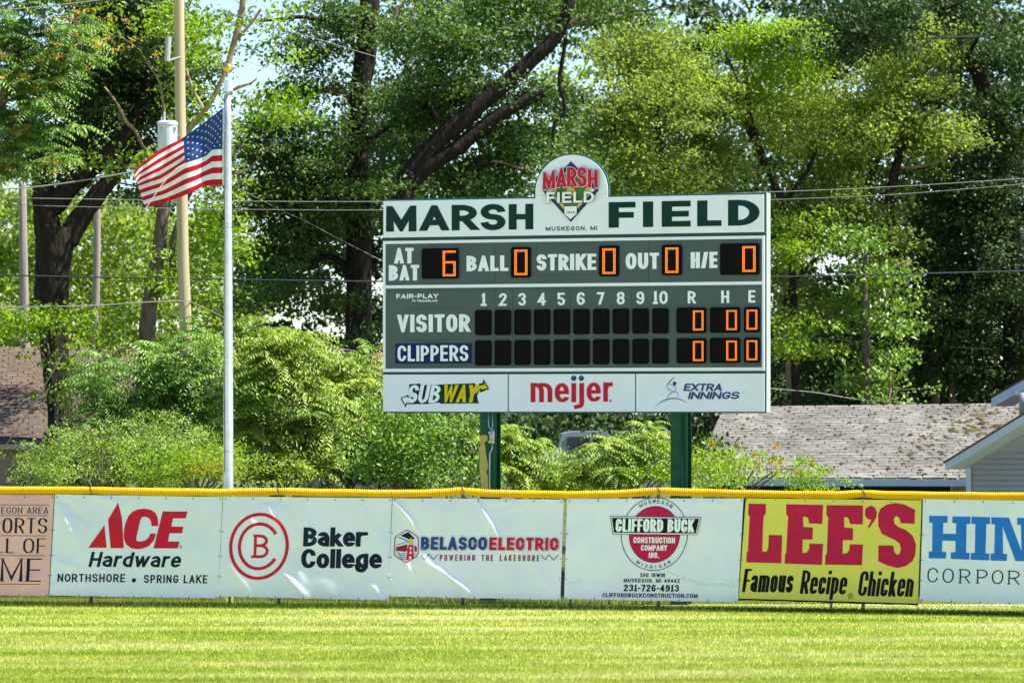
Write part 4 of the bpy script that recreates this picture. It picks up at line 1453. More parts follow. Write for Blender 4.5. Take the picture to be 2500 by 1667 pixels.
# ------------------------------------------------------------------ flag pole and flag
DP = 61.7
fp = thing('flagpole', 'tall tapered aluminium flagpole with a gold ball on top behind the fence', 'flagpole', (P(557, 1470, DP).x, DP, 0))
mb = MB()
pts, rad = [], []
for k in range(15):
    t = k / 14
    y = 1500 - (1500 - 228) * t
    p = P(558 - 1.5 * t, y, DP)
    pts.append(p)
    rad.append(float(np.interp(y, [228, 480, 800, 1190], [7.3, 8.8, 11, 12.4])) / F * DP)
mb.tube(pts, rad, n=24)
mb.build('pole', M['alu'], fp, smooth=True)
mb = MB()
mb.tube([P(557, 230, DP), P(557, 222, DP)], .03, n=12)
mb.tube([P(557, 224, DP), P(557, 221.5, DP), P(557, 221, DP), P(557, 197, DP), P(557, 195, DP)], [.083, .083, .073, .068, .05], n=18)
mb.tube([P(557, 195, DP), P(557, 178, DP)], .012, n=8)
mb.build('truck_cap', M['alu'], fp)
mb = MB()
c = P(556.5, 167, DP)
r_ = 12.5 / F * DP
mb.tube([c + Vector((0, 0, r_ * math.sin(a))) for a in np.linspace(-1.55, 1.55, 14)], [r_ * math.cos(a) for a in np.linspace(-1.55, 1.55, 14)], n=24)
mb.build('gold_ball', M['gold'], fp, smooth=True)
for y, rr_ in ((545, 1.04), (552, 1.05), (1100, 1.03), (870, 1.02)):
    mb = MB()
    r0 = float(np.interp(y, [228, 480, 800, 1190], [7.3, 8.8, 11, 12.4])) / F * DP * rr_
    mb.tube([P(557.6, y, DP), P(557.6, y + 2.5, DP)], r0, n=20)
    mb.build('collar_ring', M['galv'], fp, smooth=True)
mb = MB()
hp = [P(548 - .8 * math.sin(k * .5), 232 + k * 40, DP - .06) for k in range(24)]
mb.tube(hp, .006, n=5)
mb.build('halyard', M['cable'], fp)
mb = MB()
mb.tube([P(547, 455, DP - .06), P(546.5, 462, DP - .06)], .014, n=6)
mb.build('snap_hook', M['cable'], fp)

fl = thing('national_flag', 'american stars and stripes flag blowing to the left from the flagpole', 'flag', P(545, 452, DP))
za_ = lambda x, y: (300 + x / 4.356, 200 + y / 4.356)
CT = [(0, (1066, 275), (1060, 715), (1060, 1100)), (.13, (985, 340), (950, 722), (960, 1098)), (.20, (925, 385), (905, 768), (880, 1108)), (.235, (895, 408), (890, 785), (830, 1128)), (.30, (820, 465), (805, 825), (760, 1165)),
      (.42, (638, 600), (655, 870), (640, 1218)), (.50, (560, 640), (575, 925), (570, 1240)), (.7, (370, 735), (400, 1030), (430, 1285)), (.86, (240, 840), (265, 1075), (320, 1315)), (.95, (165, 900), (195, 1100), (262, 1335)), (1, (118, 970), (165, 1110), (238, 1345))]
CU = [c_[0] for c_ in CT]


def flag_pt(u, v, lift=0.0):
    co = []
    for k in (1, 2, 3):
        co.append((np.interp(u, CU, [c_[k][0] for c_ in CT]), np.interp(u, CU, [c_[k][1] for c_ in CT])))
    vm = 7 / 13
    if v <= vm:
        t = v / vm
        x, y = co[0][0] * (1 - t) + co[1][0] * t, co[0][1] * (1 - t) + co[1][1] * t
    else:
        t = (v - vm) / (1 - vm)
        x, y = co[1][0] * (1 - t) + co[2][0] * t, co[1][1] * (1 - t) + co[2][1] * t
    y += 7 * math.sin(u * 9 + v * 2) * math.sin(math.pi * min(u * 1.2, 1)) * .6
    px, py = za_(x, y)
    d = DP - .06 + .10 * math.sin(u * 8.5 + v * 1.8) * min(1, u * 3) + .05 * math.sin(u * 17 - v * 4 + 1) * min(1, u * 2) + .22 * u - .05 * math.exp(-((u - .46 - .5 * (v - .54)) / .04) ** 2) * (v > .4)
    return P(px, py, d + lift)


mb = MB()
NU, NV = 60, 52
vs = [flag_pt(i / NU, j / NV) for j in range(NV + 1) for i in range(NU + 1)]
mb.v = [tuple(v) for v in vs]
for j in range(NV):
    for i in range(NU):
        a = j * (NU + 1) + i
        mb.f.append([a, a + NU + 1, a + NU + 2, a + 1])
        st = int((j + .5) / NV * 13)
        can = (i + .5) / NU < .42 and st < 7
        mb.mi.append(2 if can else (0 if st % 2 == 0 else 1))
        mb.t.append(.5)
mb.build('flag_cloth', [M['flag_red'], M['flag_white'], M['flag_blue']], fl, smooth=True)
mb = MB()
tipv = [P(*za_(262, 1310), DP + .05), P(*za_(238, 1345), DP + .05), P(*za_(203, 1422), DP + .1), P(*za_(240, 1370), DP + .1)]
mb.add(tipv, [(0, 1, 2, 3)])
mb.build('flag_corner', M['flag_red'], fl)
mb = MB()
crs = smooth_pts([za_(x, y) for x, y in ((655, 872), (560, 930), (470, 1030), (390, 1130), (300, 1260), (235, 1360))], 6)
for a, b in zip(crs[:-1], crs[1:]):
    mb.add([P(a[0] - 1, a[1] - .6, DP - .12), P(a[0] + 1, a[1] + .8, DP - .10), P(b[0] + 1, b[1] + .8, DP - .10), P(b[0] - 1, b[1] - .6, DP - .12)], [(0, 1, 2, 3)])
mb.build('folded_edge', M['flag_white'], fl)
mb = MB()
for row in range(9):
    nst = 6 if row % 2 == 0 else 5
    for k in range(nst):
        u0 = .42 * ((k * 2 + 1 + (row % 2)) / 12.0)
        v0 = (row + 1) / 10 * 7 / 13
        pts = []
        for s in range(10):
            a = math.pi / 2 + s * math.pi / 5
            rr_ = .0125 if s % 2 == 0 else .0055
            pts.append(flag_pt(u0 + rr_ * math.cos(a) * .9, v0 - rr_ * 1.5 * math.sin(a), -.006))
        cc = flag_pt(u0, v0, -.006)
        mb.add([cc] + pts, [(0, 1 + s, 1 + (s + 1) % 10) for s in range(10)])
mb.build('stars', M['flag_white'], fl)
mb = MB()
vs = []
for j in range(9):
    v = j / 8
    y = 275 + (1100 - 275) * v
    a, b = za_(1064, y), za_(1078, y + 4)
    vs += [P(a[0], a[1], DP - .065), P(b[0], b[1], DP - .055)]
mb.add(vs, [(2 * j, 2 * j + 2, 2 * j + 3, 2 * j + 1) for j in range(8)])
mb.build('hoist_band', M['flag_white'], fl)


# ------------------------------------------------------------------ utility poles and wires
def pole(name, label, pts, D, m, group=None):
    t = thing(name, label, 'utility pole', (P(pts[-1][0], 1200, D).x, D, gz(D)), group)
    mb = MB()
    mb.tube([P(x, y, D) for x, y, w in pts] + [Vector((P(pts[-1][0], 0, D).x, D, gz(D) - .2))], [w / 2 / F * D for x, y, w in pts] + [pts[-1][2] / 2 / F * D * 1.05], n=20, wob=.012, seed=3)
    mb.build('pole_shaft', m, t, smooth=True)
    return t


up = pole('utility_pole', 'tall yellowish wooden utility pole rising out of the picture behind the flag', [(436, -420, 21), (437, 0, 25), (441, 330, 27), (447, 640, 29), (455, 850, 31), (458, 1000, 32)], 70, M['pine'])
D = 69.6
tc = lambda x, y: P(x, y, D - .25)
mb = MB()
cyl = [(409, 296, 21), (409, 300, 25.5), (409, 306, 25.5), (409, 307, 24), (409, 400, 24), (409, 404, 22)]
mb.tube([tc(x, y) for x, y, w in cyl], [w / F * D for x, y, w in cyl], n=24)
mb.build('transformer', M['trans_paint'], up, smooth=False)
mb = MB()
for bx_, by_, hh in ((401, 296, 24), (395, 300, 14)):
    n = 9
    mb.tube([tc(bx_, by_ - hh * k / n) for k in range(n + 1)], [(.035 if k % 2 else .024) * (1 - .04 * k) for k in range(n + 1)], n=10)
mb.build('insulator_bushing', M['ceramic'], up)
mb = MB()
mb.box(tc(391, 318) + Vector((0, -.16, 0)), (.05, .03, .07))
mb.box(tc(428, 316) + Vector((0, -.12, 0)), (.05, .03, .07))
mb.box(P(425, 330, 69.9), (.2, .06, .05))
mb.box(P(425, 385, 69.9), (.2, .06, .05))
mb.build('mounting_bracket', M['galv'], up)
mb = MB()
mb.tube([P(408, 150, 69.8), P(412, 90, 69.8)], .05, n=8)
mb.tube([P(408, 150, 69.8), P(440, 140, 69.9)], .02, n=6)
mb.build('cutout_switch', M['ceramic'], up)

pole('utility_pole', 'grey weathered wooden pole at the far left edge', [(54, 446, 12), (55, 452, 18), (57, 640, 22), (60, 780, 24), (62, 900, 25)], 87, M['greywood'], 'short weathered poles')
pole('utility_pole', 'slim grey pole standing just right of the dark forked trunk', [(240, 484, 11), (239, 490, 16), (236, 640, 18), (233, 780, 19), (232, 900, 20)], 87.5, M['greywood'], 'short weathered poles')


def wire(label, pts, D, r, m, name='overhead_wire', n=6):
    """pts photo x,y ; sags with the given points"""
    sp = smooth_pts(pts, n)
    mb = MB()
    if isinstance(D, (tuple, list)):
        xs = [D[0], D[2]]
        dd = [D[1], D[3]]
        P_ = [P(x, y, float(np.interp(x, xs, dd))) for x, y in sp]
    else:
        P_ = [P(x, y, D) for x, y in sp]
    mb.tube(P_, r, n=5)
    o = mb.build(name, m, None, off=P_[0])
    o.location = P_[0]
    return tag(o, label, 'wire')


wire('pale wire high in the top left corner in front of the seed clusters', [(-60, 32), (0, 26), (130, 14), (260, -1), (420, -22)], 71, .010, M['cable2'])
wire('pale wire sloping down from the sky gap behind the large header limb', [(560, 30), (650, 62), (760, 92), (900, 134), (1050, 175), (1200, 216), (1310, 243), (1420, 262), (1560, 280), (1700, 292), (1900, 303), (2200, 306)], (560, 74, 2200, 97), .008, M['cable2'])
wire('thin pale wire crossing the middle trunk just above its reddish left limb', [(560, 138), (660, 168), (760, 187), (860, 203), (950, 213), (1100, 225), (1400, 240)], (560, 76, 1400, 92), .006, M['cable2'])
wire('grey cable rising from the left edge to the transformer behind the flag', [(-60, 469), (0, 463), (100, 455), (200, 441), (300, 424), (400, 404)], 70, .013, M['cable2'])
wire('thin wire running level behind the pole, upper one of the close pair', [(-60, 482), (200, 486), (560, 491), (900, 492.5), (1300, 488), (1880, 469), (2200, 455), (2560, 432)], 72, .007, M['cable2'])
wire('thin wire running level behind the pole, lower one of the close pair', [(-60, 497), (200, 505), (560, 511), (900, 513), (1300, 508), (1880, 488), (2200, 474), (2560, 444)], 72.5, .006, M['cable2'])
wire('dark heavy cable passing behind the scoreboard at digit height', [(-60, 670), (200, 676), (560, 682), (935, 687), (1400, 685), (1880, 676), (2200, 669), (2560, 660)], 71, .014, M['cable'])
wire('service cable wrapped in tape running to the tall wooden pole', [(-60, 751), (0, 750), (150, 748), (250, 745), (350, 738), (450, 735)], 69.8, .012, M['cable2'])
wire('service cable sagging from the tall wooden pole down to the roofs', [(460, 735), (520, 762), (580, 790), (680, 822), (800, 846), (940, 868)], (460, 69.8, 940, 82), .010, M['cable2'])
wire('pale guy wire slanting down across the brown roof', [(158, 856), (110, 940), (60, 1020), (0, 1108), (-40, 1165)], 72, .011, M['cable2'], 'guy_wire')
wire('thin wire slanting down behind the trunk left of the scoreboard', [(560, 448), (660, 500), (760, 548), (860, 600), (960, 650)], 80, .006, M['cable2'])
wire('thin wire crossing low through the dark gap under the right trees', [(1880, 948), (1990, 958), (2100, 975), (2250, 986)], 86, .012, M['cable2'])
wire('short bright wire in the dark gap above the mossy roof', [(1900, 818), (2000, 826), (2080, 832), (2130, 836), (2200, 840), (2420, 852)], 89.5, .013, M['cable2'])


# ------------------------------------------------------------------ houses
def roof_shingles(parent, fmap, nu, nv, m, seed, max_parts=300, proud=.02):
    """fmap(u, v) -> point (v 0 eave .. 1 ridge); every tab is a thin wedge"""
    r_ = random.Random(seed)
    rest = MB()
    meshes = {}
    count = 0
    U = (fmap(1, 0) - fmap(0, 0)).normalized()
    Vd = (fmap(0, 1) - fmap(0, 0)).normalized()
    Nn = U.cross(Vd).normalized()
    if Nn.z < 0:
        Nn = -Nn
    for j in range(nv):
        for i in range(-1, nu + 1):
            u0 = (i + .5 * (j % 2) + r_.uniform(-.06, .06)) / nu
            u1 = u0 + (1 + r_.uniform(-.02, .06)) / nu
            u0, u1 = max(u0, 0), min(u1 - .003, 1)
            if u1 - u0 < .25 / nu:
                continue
            v0, v1 = (j + r_.uniform(-.12, .12)) / nv, (j + 1.15) / nv
            v1 = min(v1, 1)
            k = r_.uniform(.5, 1.5)
            t = r_.random()
            a, b, c, d = fmap(u0, v0), fmap(u1, v0), fmap(u1, v1), fmap(u0, v1)
            h0, h1 = proud * k, .004
            full = (u0 > 0 and u1 < 1 and v1 < 1 and count < max_parts)
            vs = [a + Nn * h0, b + Nn * h0, c + Nn * h1, d + Nn * h1, a, b]
            fs = [(0, 1, 2, 3), (4, 5, 1, 0), (4, 0, 3), (5, 2, 1)]
            if full:
                key = r_.randrange(6)
                if key not in meshes:
                    mb = MB()
                    mb.add([v - a for v in vs], fs, t=t)
                    me_o = mb.build('shingle', m, None, tint=True)
                    me_o.parent = parent
                    me_o.location = a - parent.location
                    meshes[key] = me_o.data
                else:
                    o = bpy.data.objects.new('shingle', meshes[key])
                    link(o, parent)
                    o.location = a - parent.location
                count += 1
            else:
                rest.add(vs, fs, t=t)
    o = rest.build('shingle_field', m, parent, tint=True)
    o['kind'] = 'stuff'


def bil(a, b, c, d):
    return lambda u, v: (a * (1 - u) + b * u) * (1 - v) + (d * (1 - u) + c * u) * v


# long low building with the mossy roof
hs = thing('garage_building', 'long low building with a weathered mossy shingle roof and dark green garage doors', 'building', (P(2100, 0, 81).x, 81, gz(81)))
eL, eR, rR, rL = P(1690, 1165, 80), P(2700, 1168, 79), P(2720, 981, 83.4), P(1768, 993, 84.2)
back = [rL + (rL - eL) * .9, rR + (rR - eR) * .9]
back[0].z, back[1].z = eL.z, eR.z
mb = MB()
dz = Vector((0, 0, -.02))
mb.add([eL + dz, eR + dz, rR + dz, rL + dz, back[0], back[1]], [(0, 1, 2, 3), (3, 2, 5, 4)])
mb.build('roof_deck', M['shingle'], hs, tint=True)
roof_shingles(hs, bil(eL, eR, rR, rL), 34, 27, M['shingle'], 4, proud=.011)
mb = MB()
mb.box((eL + eR) / 2 + Vector((0, -.02, -.09)), ((eR - eL).length, .04, .125), ((eR - eL).normalized(), Vector((0, 1, 0)), Vector((0, 0, 1))))
mb.build('fascia_board', M['fascia'], hs)
ex_ = (eR - eL).normalized()


def wall_seg(name, pxa, pxb, ya, yb, m, dy=.35, th=.08):
    d = 80.0
    a, b = P(pxa, ya, d), P(pxb, ya, d)
    z0 = P(pxa, yb, d).z if yb else gz(81) - .1
    mb = MB()
    mb.box(((a.x + b.x) / 2, d + dy, (a.z + z0) / 2), (b.x - a.x, th, a.z - z0))
    return mb.build(name, m, hs)


wall_seg('wall', 1720, 2700, 1176, None, M['siding'], dy=.5)
mb = MB()
mb.box((eL + eR) / 2 + Vector((0, .22, -.155)), ((eR - eL).length, .5, .02), (ex_, Vector((0, 1, 0)), Vector((0, 0, 1))))
mb.build('soffit', M['fascia'], hs)
for a, b in ((1760, 1998), (2053, 2325)):
    wall_seg('garage_door', a, b, 1184, None, M['garage'], dy=.43, th=.05)
    wall_seg('door_frame', a - 6, a - .5, 1180, None, M['fascia'], dy=.41)
    wall_seg('door_frame', b + .5, b + 6, 1180, None, M['fascia'], dy=.41)
    wall_seg('door_frame', a - 6, b + 6, 1179.5, 1183.5, M['fascia'], dy=.40)
# moss
rr = random.Random(8)
fm = bil(eL, eR, rR, rL)
mb = MB()
U = (eR - eL).normalized()
Vd = (rL - eL).normalized()
Nn = U.cross(Vd).normalized()
spots = [(.62 + rr.gauss(0, .02), .5 + rr.gauss(0, .04)) for _ in range(0)]
for k in range(330):
    if k < 60:
        u, v = rr.gauss(.655, .035), rr.gauss(.72, .14)
    elif k < 170:
        u, v = rr.gauss(.60, .09), rr.gauss(.45, .22)
    else:
        u, v = rr.uniform(.02, .85), rr.uniform(.03, .97)
    if not (0 < u < 1 and 0 < v < 1):
        continue
    c = fm(u, v) + Nn * .015
    a = rr.uniform(.02, .08) * (1.7 if k < 25 else 1)
    b = a * rr.uniform(.3, .6)
    th = rr.uniform(-.25, .25)
    n = 7
    ring = []
    for i in range(n):
        an = 2 * math.pi * i / n
        q = rr.uniform(.6, 1.2)
        ring.append(c + (U * math.cos(th) + Vd * math.sin(th)) * (a * q * math.cos(an)) + (Vd * math.cos(th) - U * math.sin(th)) * (b * q * math.sin(an)))
    mb.add(ring + [c + Nn * a * .5], [(i, (i + 1) % n, n) for i in range(n)])
o = mb.build('moss_clumps', M['moss'], hs)
o['kind'] = 'stuff'

# gable house at the right edge
gh = thing('gable_house', 'grey clapboard gable end with thick white rake boards at the right edge', 'house', (P(2500, 0, 72).x, 72, gz(72)))
g = lambda x, y, d=72.0: P(x, y, d)
mb = MB()
wl = [g(2362, 1400, 72.3), g(2362, 1112, 72.3), g(2560, 1005, 71.9), g(2560, 1400, 71.9)]
mb.add(wl + [p + Vector((3, 6, 0)) for p in wl], [(0, 1, 2, 3), (4, 7, 6, 5), (0, 4, 5, 1)])
mb.build('wall', M['siding'], gh)
k = 0
y = 1395.0
while y > 1000:
    top = y - 13.2
    xl = 2374
    if top < 1112:
        xl = max(2374, 2362 + (1112 - top) / .575)
    if xl < 2560:
        mb = MB()
        a, b = g(xl, y, 72.24), g(2560, y, 71.84)
        c, d = g(2560, top, 71.885), g(xl, top, 72.285)
        mb.add([a, b, c, d, a + Vector((0, .04, 0)), b + Vector((0, .04, 0))], [(0, 1, 2, 3), (4, 5, 1, 0)])
        mb.build('siding_board', M['siding'], gh)
    y = top
mb = MB()
mb.box((g(2367.5, 0).x, 72.22, (g(0, 1140).z + gz(72)) / 2), (.085, .05, g(0, 1140).z - gz(72)))
mb.build('corner_board', M['fascia'], gh)


def rake(x0_, y0_, x1_, y1_, th, d0, depth, parent, name='rake_board'):
    a, b = g(x0_, y0_, d0), g(x1_, y1_, d0 - .6)
    h = th / F * d0
    mb = MB()
    vs = [a, b, b - Vector((0, 0, h)), a - Vector((0, 0, h * .92))]
    mb.add(vs + [v + Vector((0, .04, 0)) for v in vs], [(0, 3, 2, 1), (4, 5, 6, 7), (0, 4, 7, 3), (3, 7, 6, 2), (0, 1, 5, 4)])
    mb.build(name, M['fascia'], parent)
    mb = MB()
    up_ = Vector((0, 0, .012))
    vs = [a + up_, b + up_, b + up_ + Vector((.45 * depth, depth, 0)), a + up_ + Vector((.45 * depth, depth, 0))]
    dn = Vector((0, 0, -.03))
    mb.add([v + Vector((-.03, -.03, 0)) for v in vs] + [v + dn for v in vs], [(0, 1, 2, 3), (4, 7, 6, 5), (0, 4, 5, 1), (0, 3, 7, 4)])
    mb.build('roof_plane', M['shingle2'], parent, tint=True)
    mb = MB()
    vs = [a - Vector((0, -.04, h * .8)), b - Vector((0, -.04, h * .8)), b - Vector((-.5, -.8, h * .8)), a - Vector((-.5, -.8, h * .8))]
    mb.add(vs, [(0, 1, 2, 3)])
    mb.build('soffit', M['fascia'], parent)


rake(2308.5, 1127, 2590, 955, 23, 71.6, 6, gh)
rake(2420.5, 970, 2620, 857, 27, 73.8, 3, gh)
mb = MB()
mb.tube([g(2500, 958, 73), g(2499, 1008, 73)], .085, n=16)
mb.tube([g(2499, 1006, 73), g(2501, 1018, 73), g(2512, 1024, 73)], .075, n=12)
mb.build('downpipe', M['side'], gh, smooth=True)
mb = MB()
mb.box(g(2481, 958, 73.6), (.08, .1, .09))
mb.build('eave_bracket', M['galv'], gh)

# brown roofed house at the left
lh = thing('brown_roofed_house', 'beige house with a broad brown shingle roof behind the dark trunk at left', 'house', (P(60, 0, 80).x, 80, gz(80)))
eL, eR, rR, rL = P(-320, 1084, 77), P(306, 1084, 77), P(352, 846, 82.5), P(-330, 848, 82.5)
mb = MB()
mb.add([eL + dz, eR + dz, rR + dz, rL + dz, rL + Vector((0, 5, -1.8)), rR + Vector((0, 5, -1.8))], [(0, 1, 2, 3), (3, 2, 5, 4)])
mb.build('roof_deck', M['shingle2'], lh, tint=True)
roof_shingles(lh, bil(eL, eR, rR, rL), 26, 34, M['shingle2'], 9, proud=.008)
mb = MB()
mb.box((eL + eR) / 2 + Vector((0, -.04, -.05)), ((eR - eL).length, .1, .10))
mb.build('gutter', M['beige'], lh)
mb = MB()
wl = [P(-300, 1093, 77.6), P(296, 1093, 77.6)]
mb.box(((wl[0].x + wl[1].x) / 2, 77.7, (wl[0].z + gz(78)) / 2), (wl[1].x - wl[0].x, .1, wl[0].z - gz(78)))
mb.build('wall', M['beige'], lh)
mb = MB()
wa, wb = P(-10, 1110, 77.5), P(55, 1180, 77.5)
mb.box(((wa.x + wb.x) / 2, 77.62, (wa.z + wb.z) / 2), (wb.x - wa.x, .06, wa.z - wb.z))
mb.build('window', M['glass'], lh)

# low house behind the ferns
mh = thing('terracotta_roofed_house', 'low house with a reddish roof glimpsed through the ferns left of the scoreboard', 'house', (P(850, 0, 84).x, 84, gz(84)))
eL, eR, rR, rL = P(700, 965, 82), P(1010, 965, 82), P(990, 852, 86), P(730, 852, 86)
mb = MB()
mb.add([eL + dz, eR + dz, rR + dz, rL + dz], [(0, 1, 2, 3)])
mb.build('roof_deck', M['shingle3'], mh, tint=True)
roof_shingles(mh, bil(eL, eR, rR, rL), 12, 13, M['shingle3'], 12)
mb = MB()
wa, wb = P(712, 972, 82.4), P(1000, 972, 82.4)
mb.box(((wa.x + wb.x) / 2, 82.5, (wa.z + gz(83)) / 2), (wb.x - wa.x, .1, wa.z - gz(83)))
mb.build('wall', M['greywood'], mh)
for a in (760, 860):
    mb = MB()
    wa, wb = P(a, 1000, 82.3), P(a + 45, 1070, 82.3)
    mb.box(((wa.x + wb.x) / 2, 82.43, (wa.z + wb.z) / 2), (wb.x - wa.x, .06, wa.z - wb.z))
    mb.build('window', M['glass'], mh)

# parked van behind the shrubs, in the gap between the two posts
vn = thing('parked_van', 'silver blue van with a white hood parked behind the shrubs under the scoreboard', 'van', (P(1440, 0, 80).x, 80, gz(80)))
d = 80
v = lambda x, y, dd=0.0: P(x, y, d + dd)
prof = [(1300, 1190), (1302, 1140), (1330, 1108), (1362, 1096), (1372, 1058), (1400, 1053), (1640, 1053), (1650, 1062), (1652, 1190)]
fr = [v(x, y) for x, y in prof]
bk = [p + Vector((0, 1.9, 0)) for p in fr]
n = len(fr)
mb = MB()
mb.add(fr + bk, [tuple(range(n)), tuple(range(2 * n - 1, n - 1, -1))] + [(i, i + n, (i + 1) % n + n, (i + 1) % n) for i in range(n)])
mb.build('body', M['carpaint'], vn)
mb = MB()
hd = [v(1298, 1140, -.02), v(1328, 1106, -.02), v(1364, 1093, -.02), v(1372, 1112, -.02), v(1352, 1140, -.02)]
mb.add(hd + [p + Vector((0, 1.94, 0)) for p in hd], [(0, 4, 3, 2, 1), (0, 1, 6, 5), (1, 2, 7, 6), (2, 3, 8, 7)])
mb.build('hood', M['carwhite'], vn)
for xa, xb in ((1384, 1440), (1450, 1530), (1540, 1625)):
    mb = MB()
    a, b = v(xa, 1066, -.01), v(xb, 1096, -.01)
    mb.box(((a.x + b.x) / 2, d - .005, (a.z + b.z) / 2), (b.x - a.x, .03, a.z - b.z))
    mb.build('side_window', M['glass'], vn)
for x in (1350, 1590):
    mb = MB()
    c = v(x, 1190)
    c.z = gz(80) + .33
    mb.tube([c + Vector((0, -.05, 0)), c + Vector((0, .2, 0))], .33, n=24)
    mb.build('wheel', M['rubber'], vn)


# ------------------------------------------------------------------ foliage
def unit(v):
    return v / (np.linalg.norm(v, axis=1, keepdims=True) + 1e-9)


def leaves_mesh(name, c, axis, nrm, L, W, tint, m, parent=None, fold=.25, off=None):
    """every leaf: two triangles folded along the midrib"""
    n = len(c)
    axis = unit(axis)
    side = unit(np.cross(axis, nrm))
    up = np.cross(side, axis)
    L = L[:, None]
    W = W[:, None]
    v = np.zeros((n, 4, 3), np.float32)
    v[:, 0] = c - axis * L * .5
    v[:, 1] = c - side * W * .5 + up * W * fold + axis * L * .02
    v[:, 2] = c + axis * L * .5 - up * L * .08
    v[:, 3] = c + side * W * .5 + up * W * fold + axis * L * .02
    b = np.arange(n)[:, None] * 4
    f = np.concatenate([b + 0, b + 2, b + 1, b + 0, b + 3, b + 2], axis=1).ravel()
    return np_mesh(name, v.reshape(-1, 3), f, 3, m, parent, tint=np.repeat(tint, 2), off=off)


def lump(p, s, seed):
    """cheap 3D noise for clumps and gaps, 0..1"""
    q = p * s
    r = np.zeros(len(p))
    for i, (a, b, c) in enumerate(((1.3, .7, 1.1), (-.9, 1.6, .5), (.4, -1.2, 1.7), (2.1, .3, -1.4), (-1.7, -2.0, .8))):
        r += np.sin(q[:, 0] * a + q[:, 1] * b + q[:, 2] * c + seed * (1.7 + i) + i * 2.1)
    return .5 + r / 6.5


def pnp(px, py, D):
    v = P(px, py, D)
    return np.array([v.x, v.y, v.z])


S = 2500 / 2352.0


COVER = 3.3


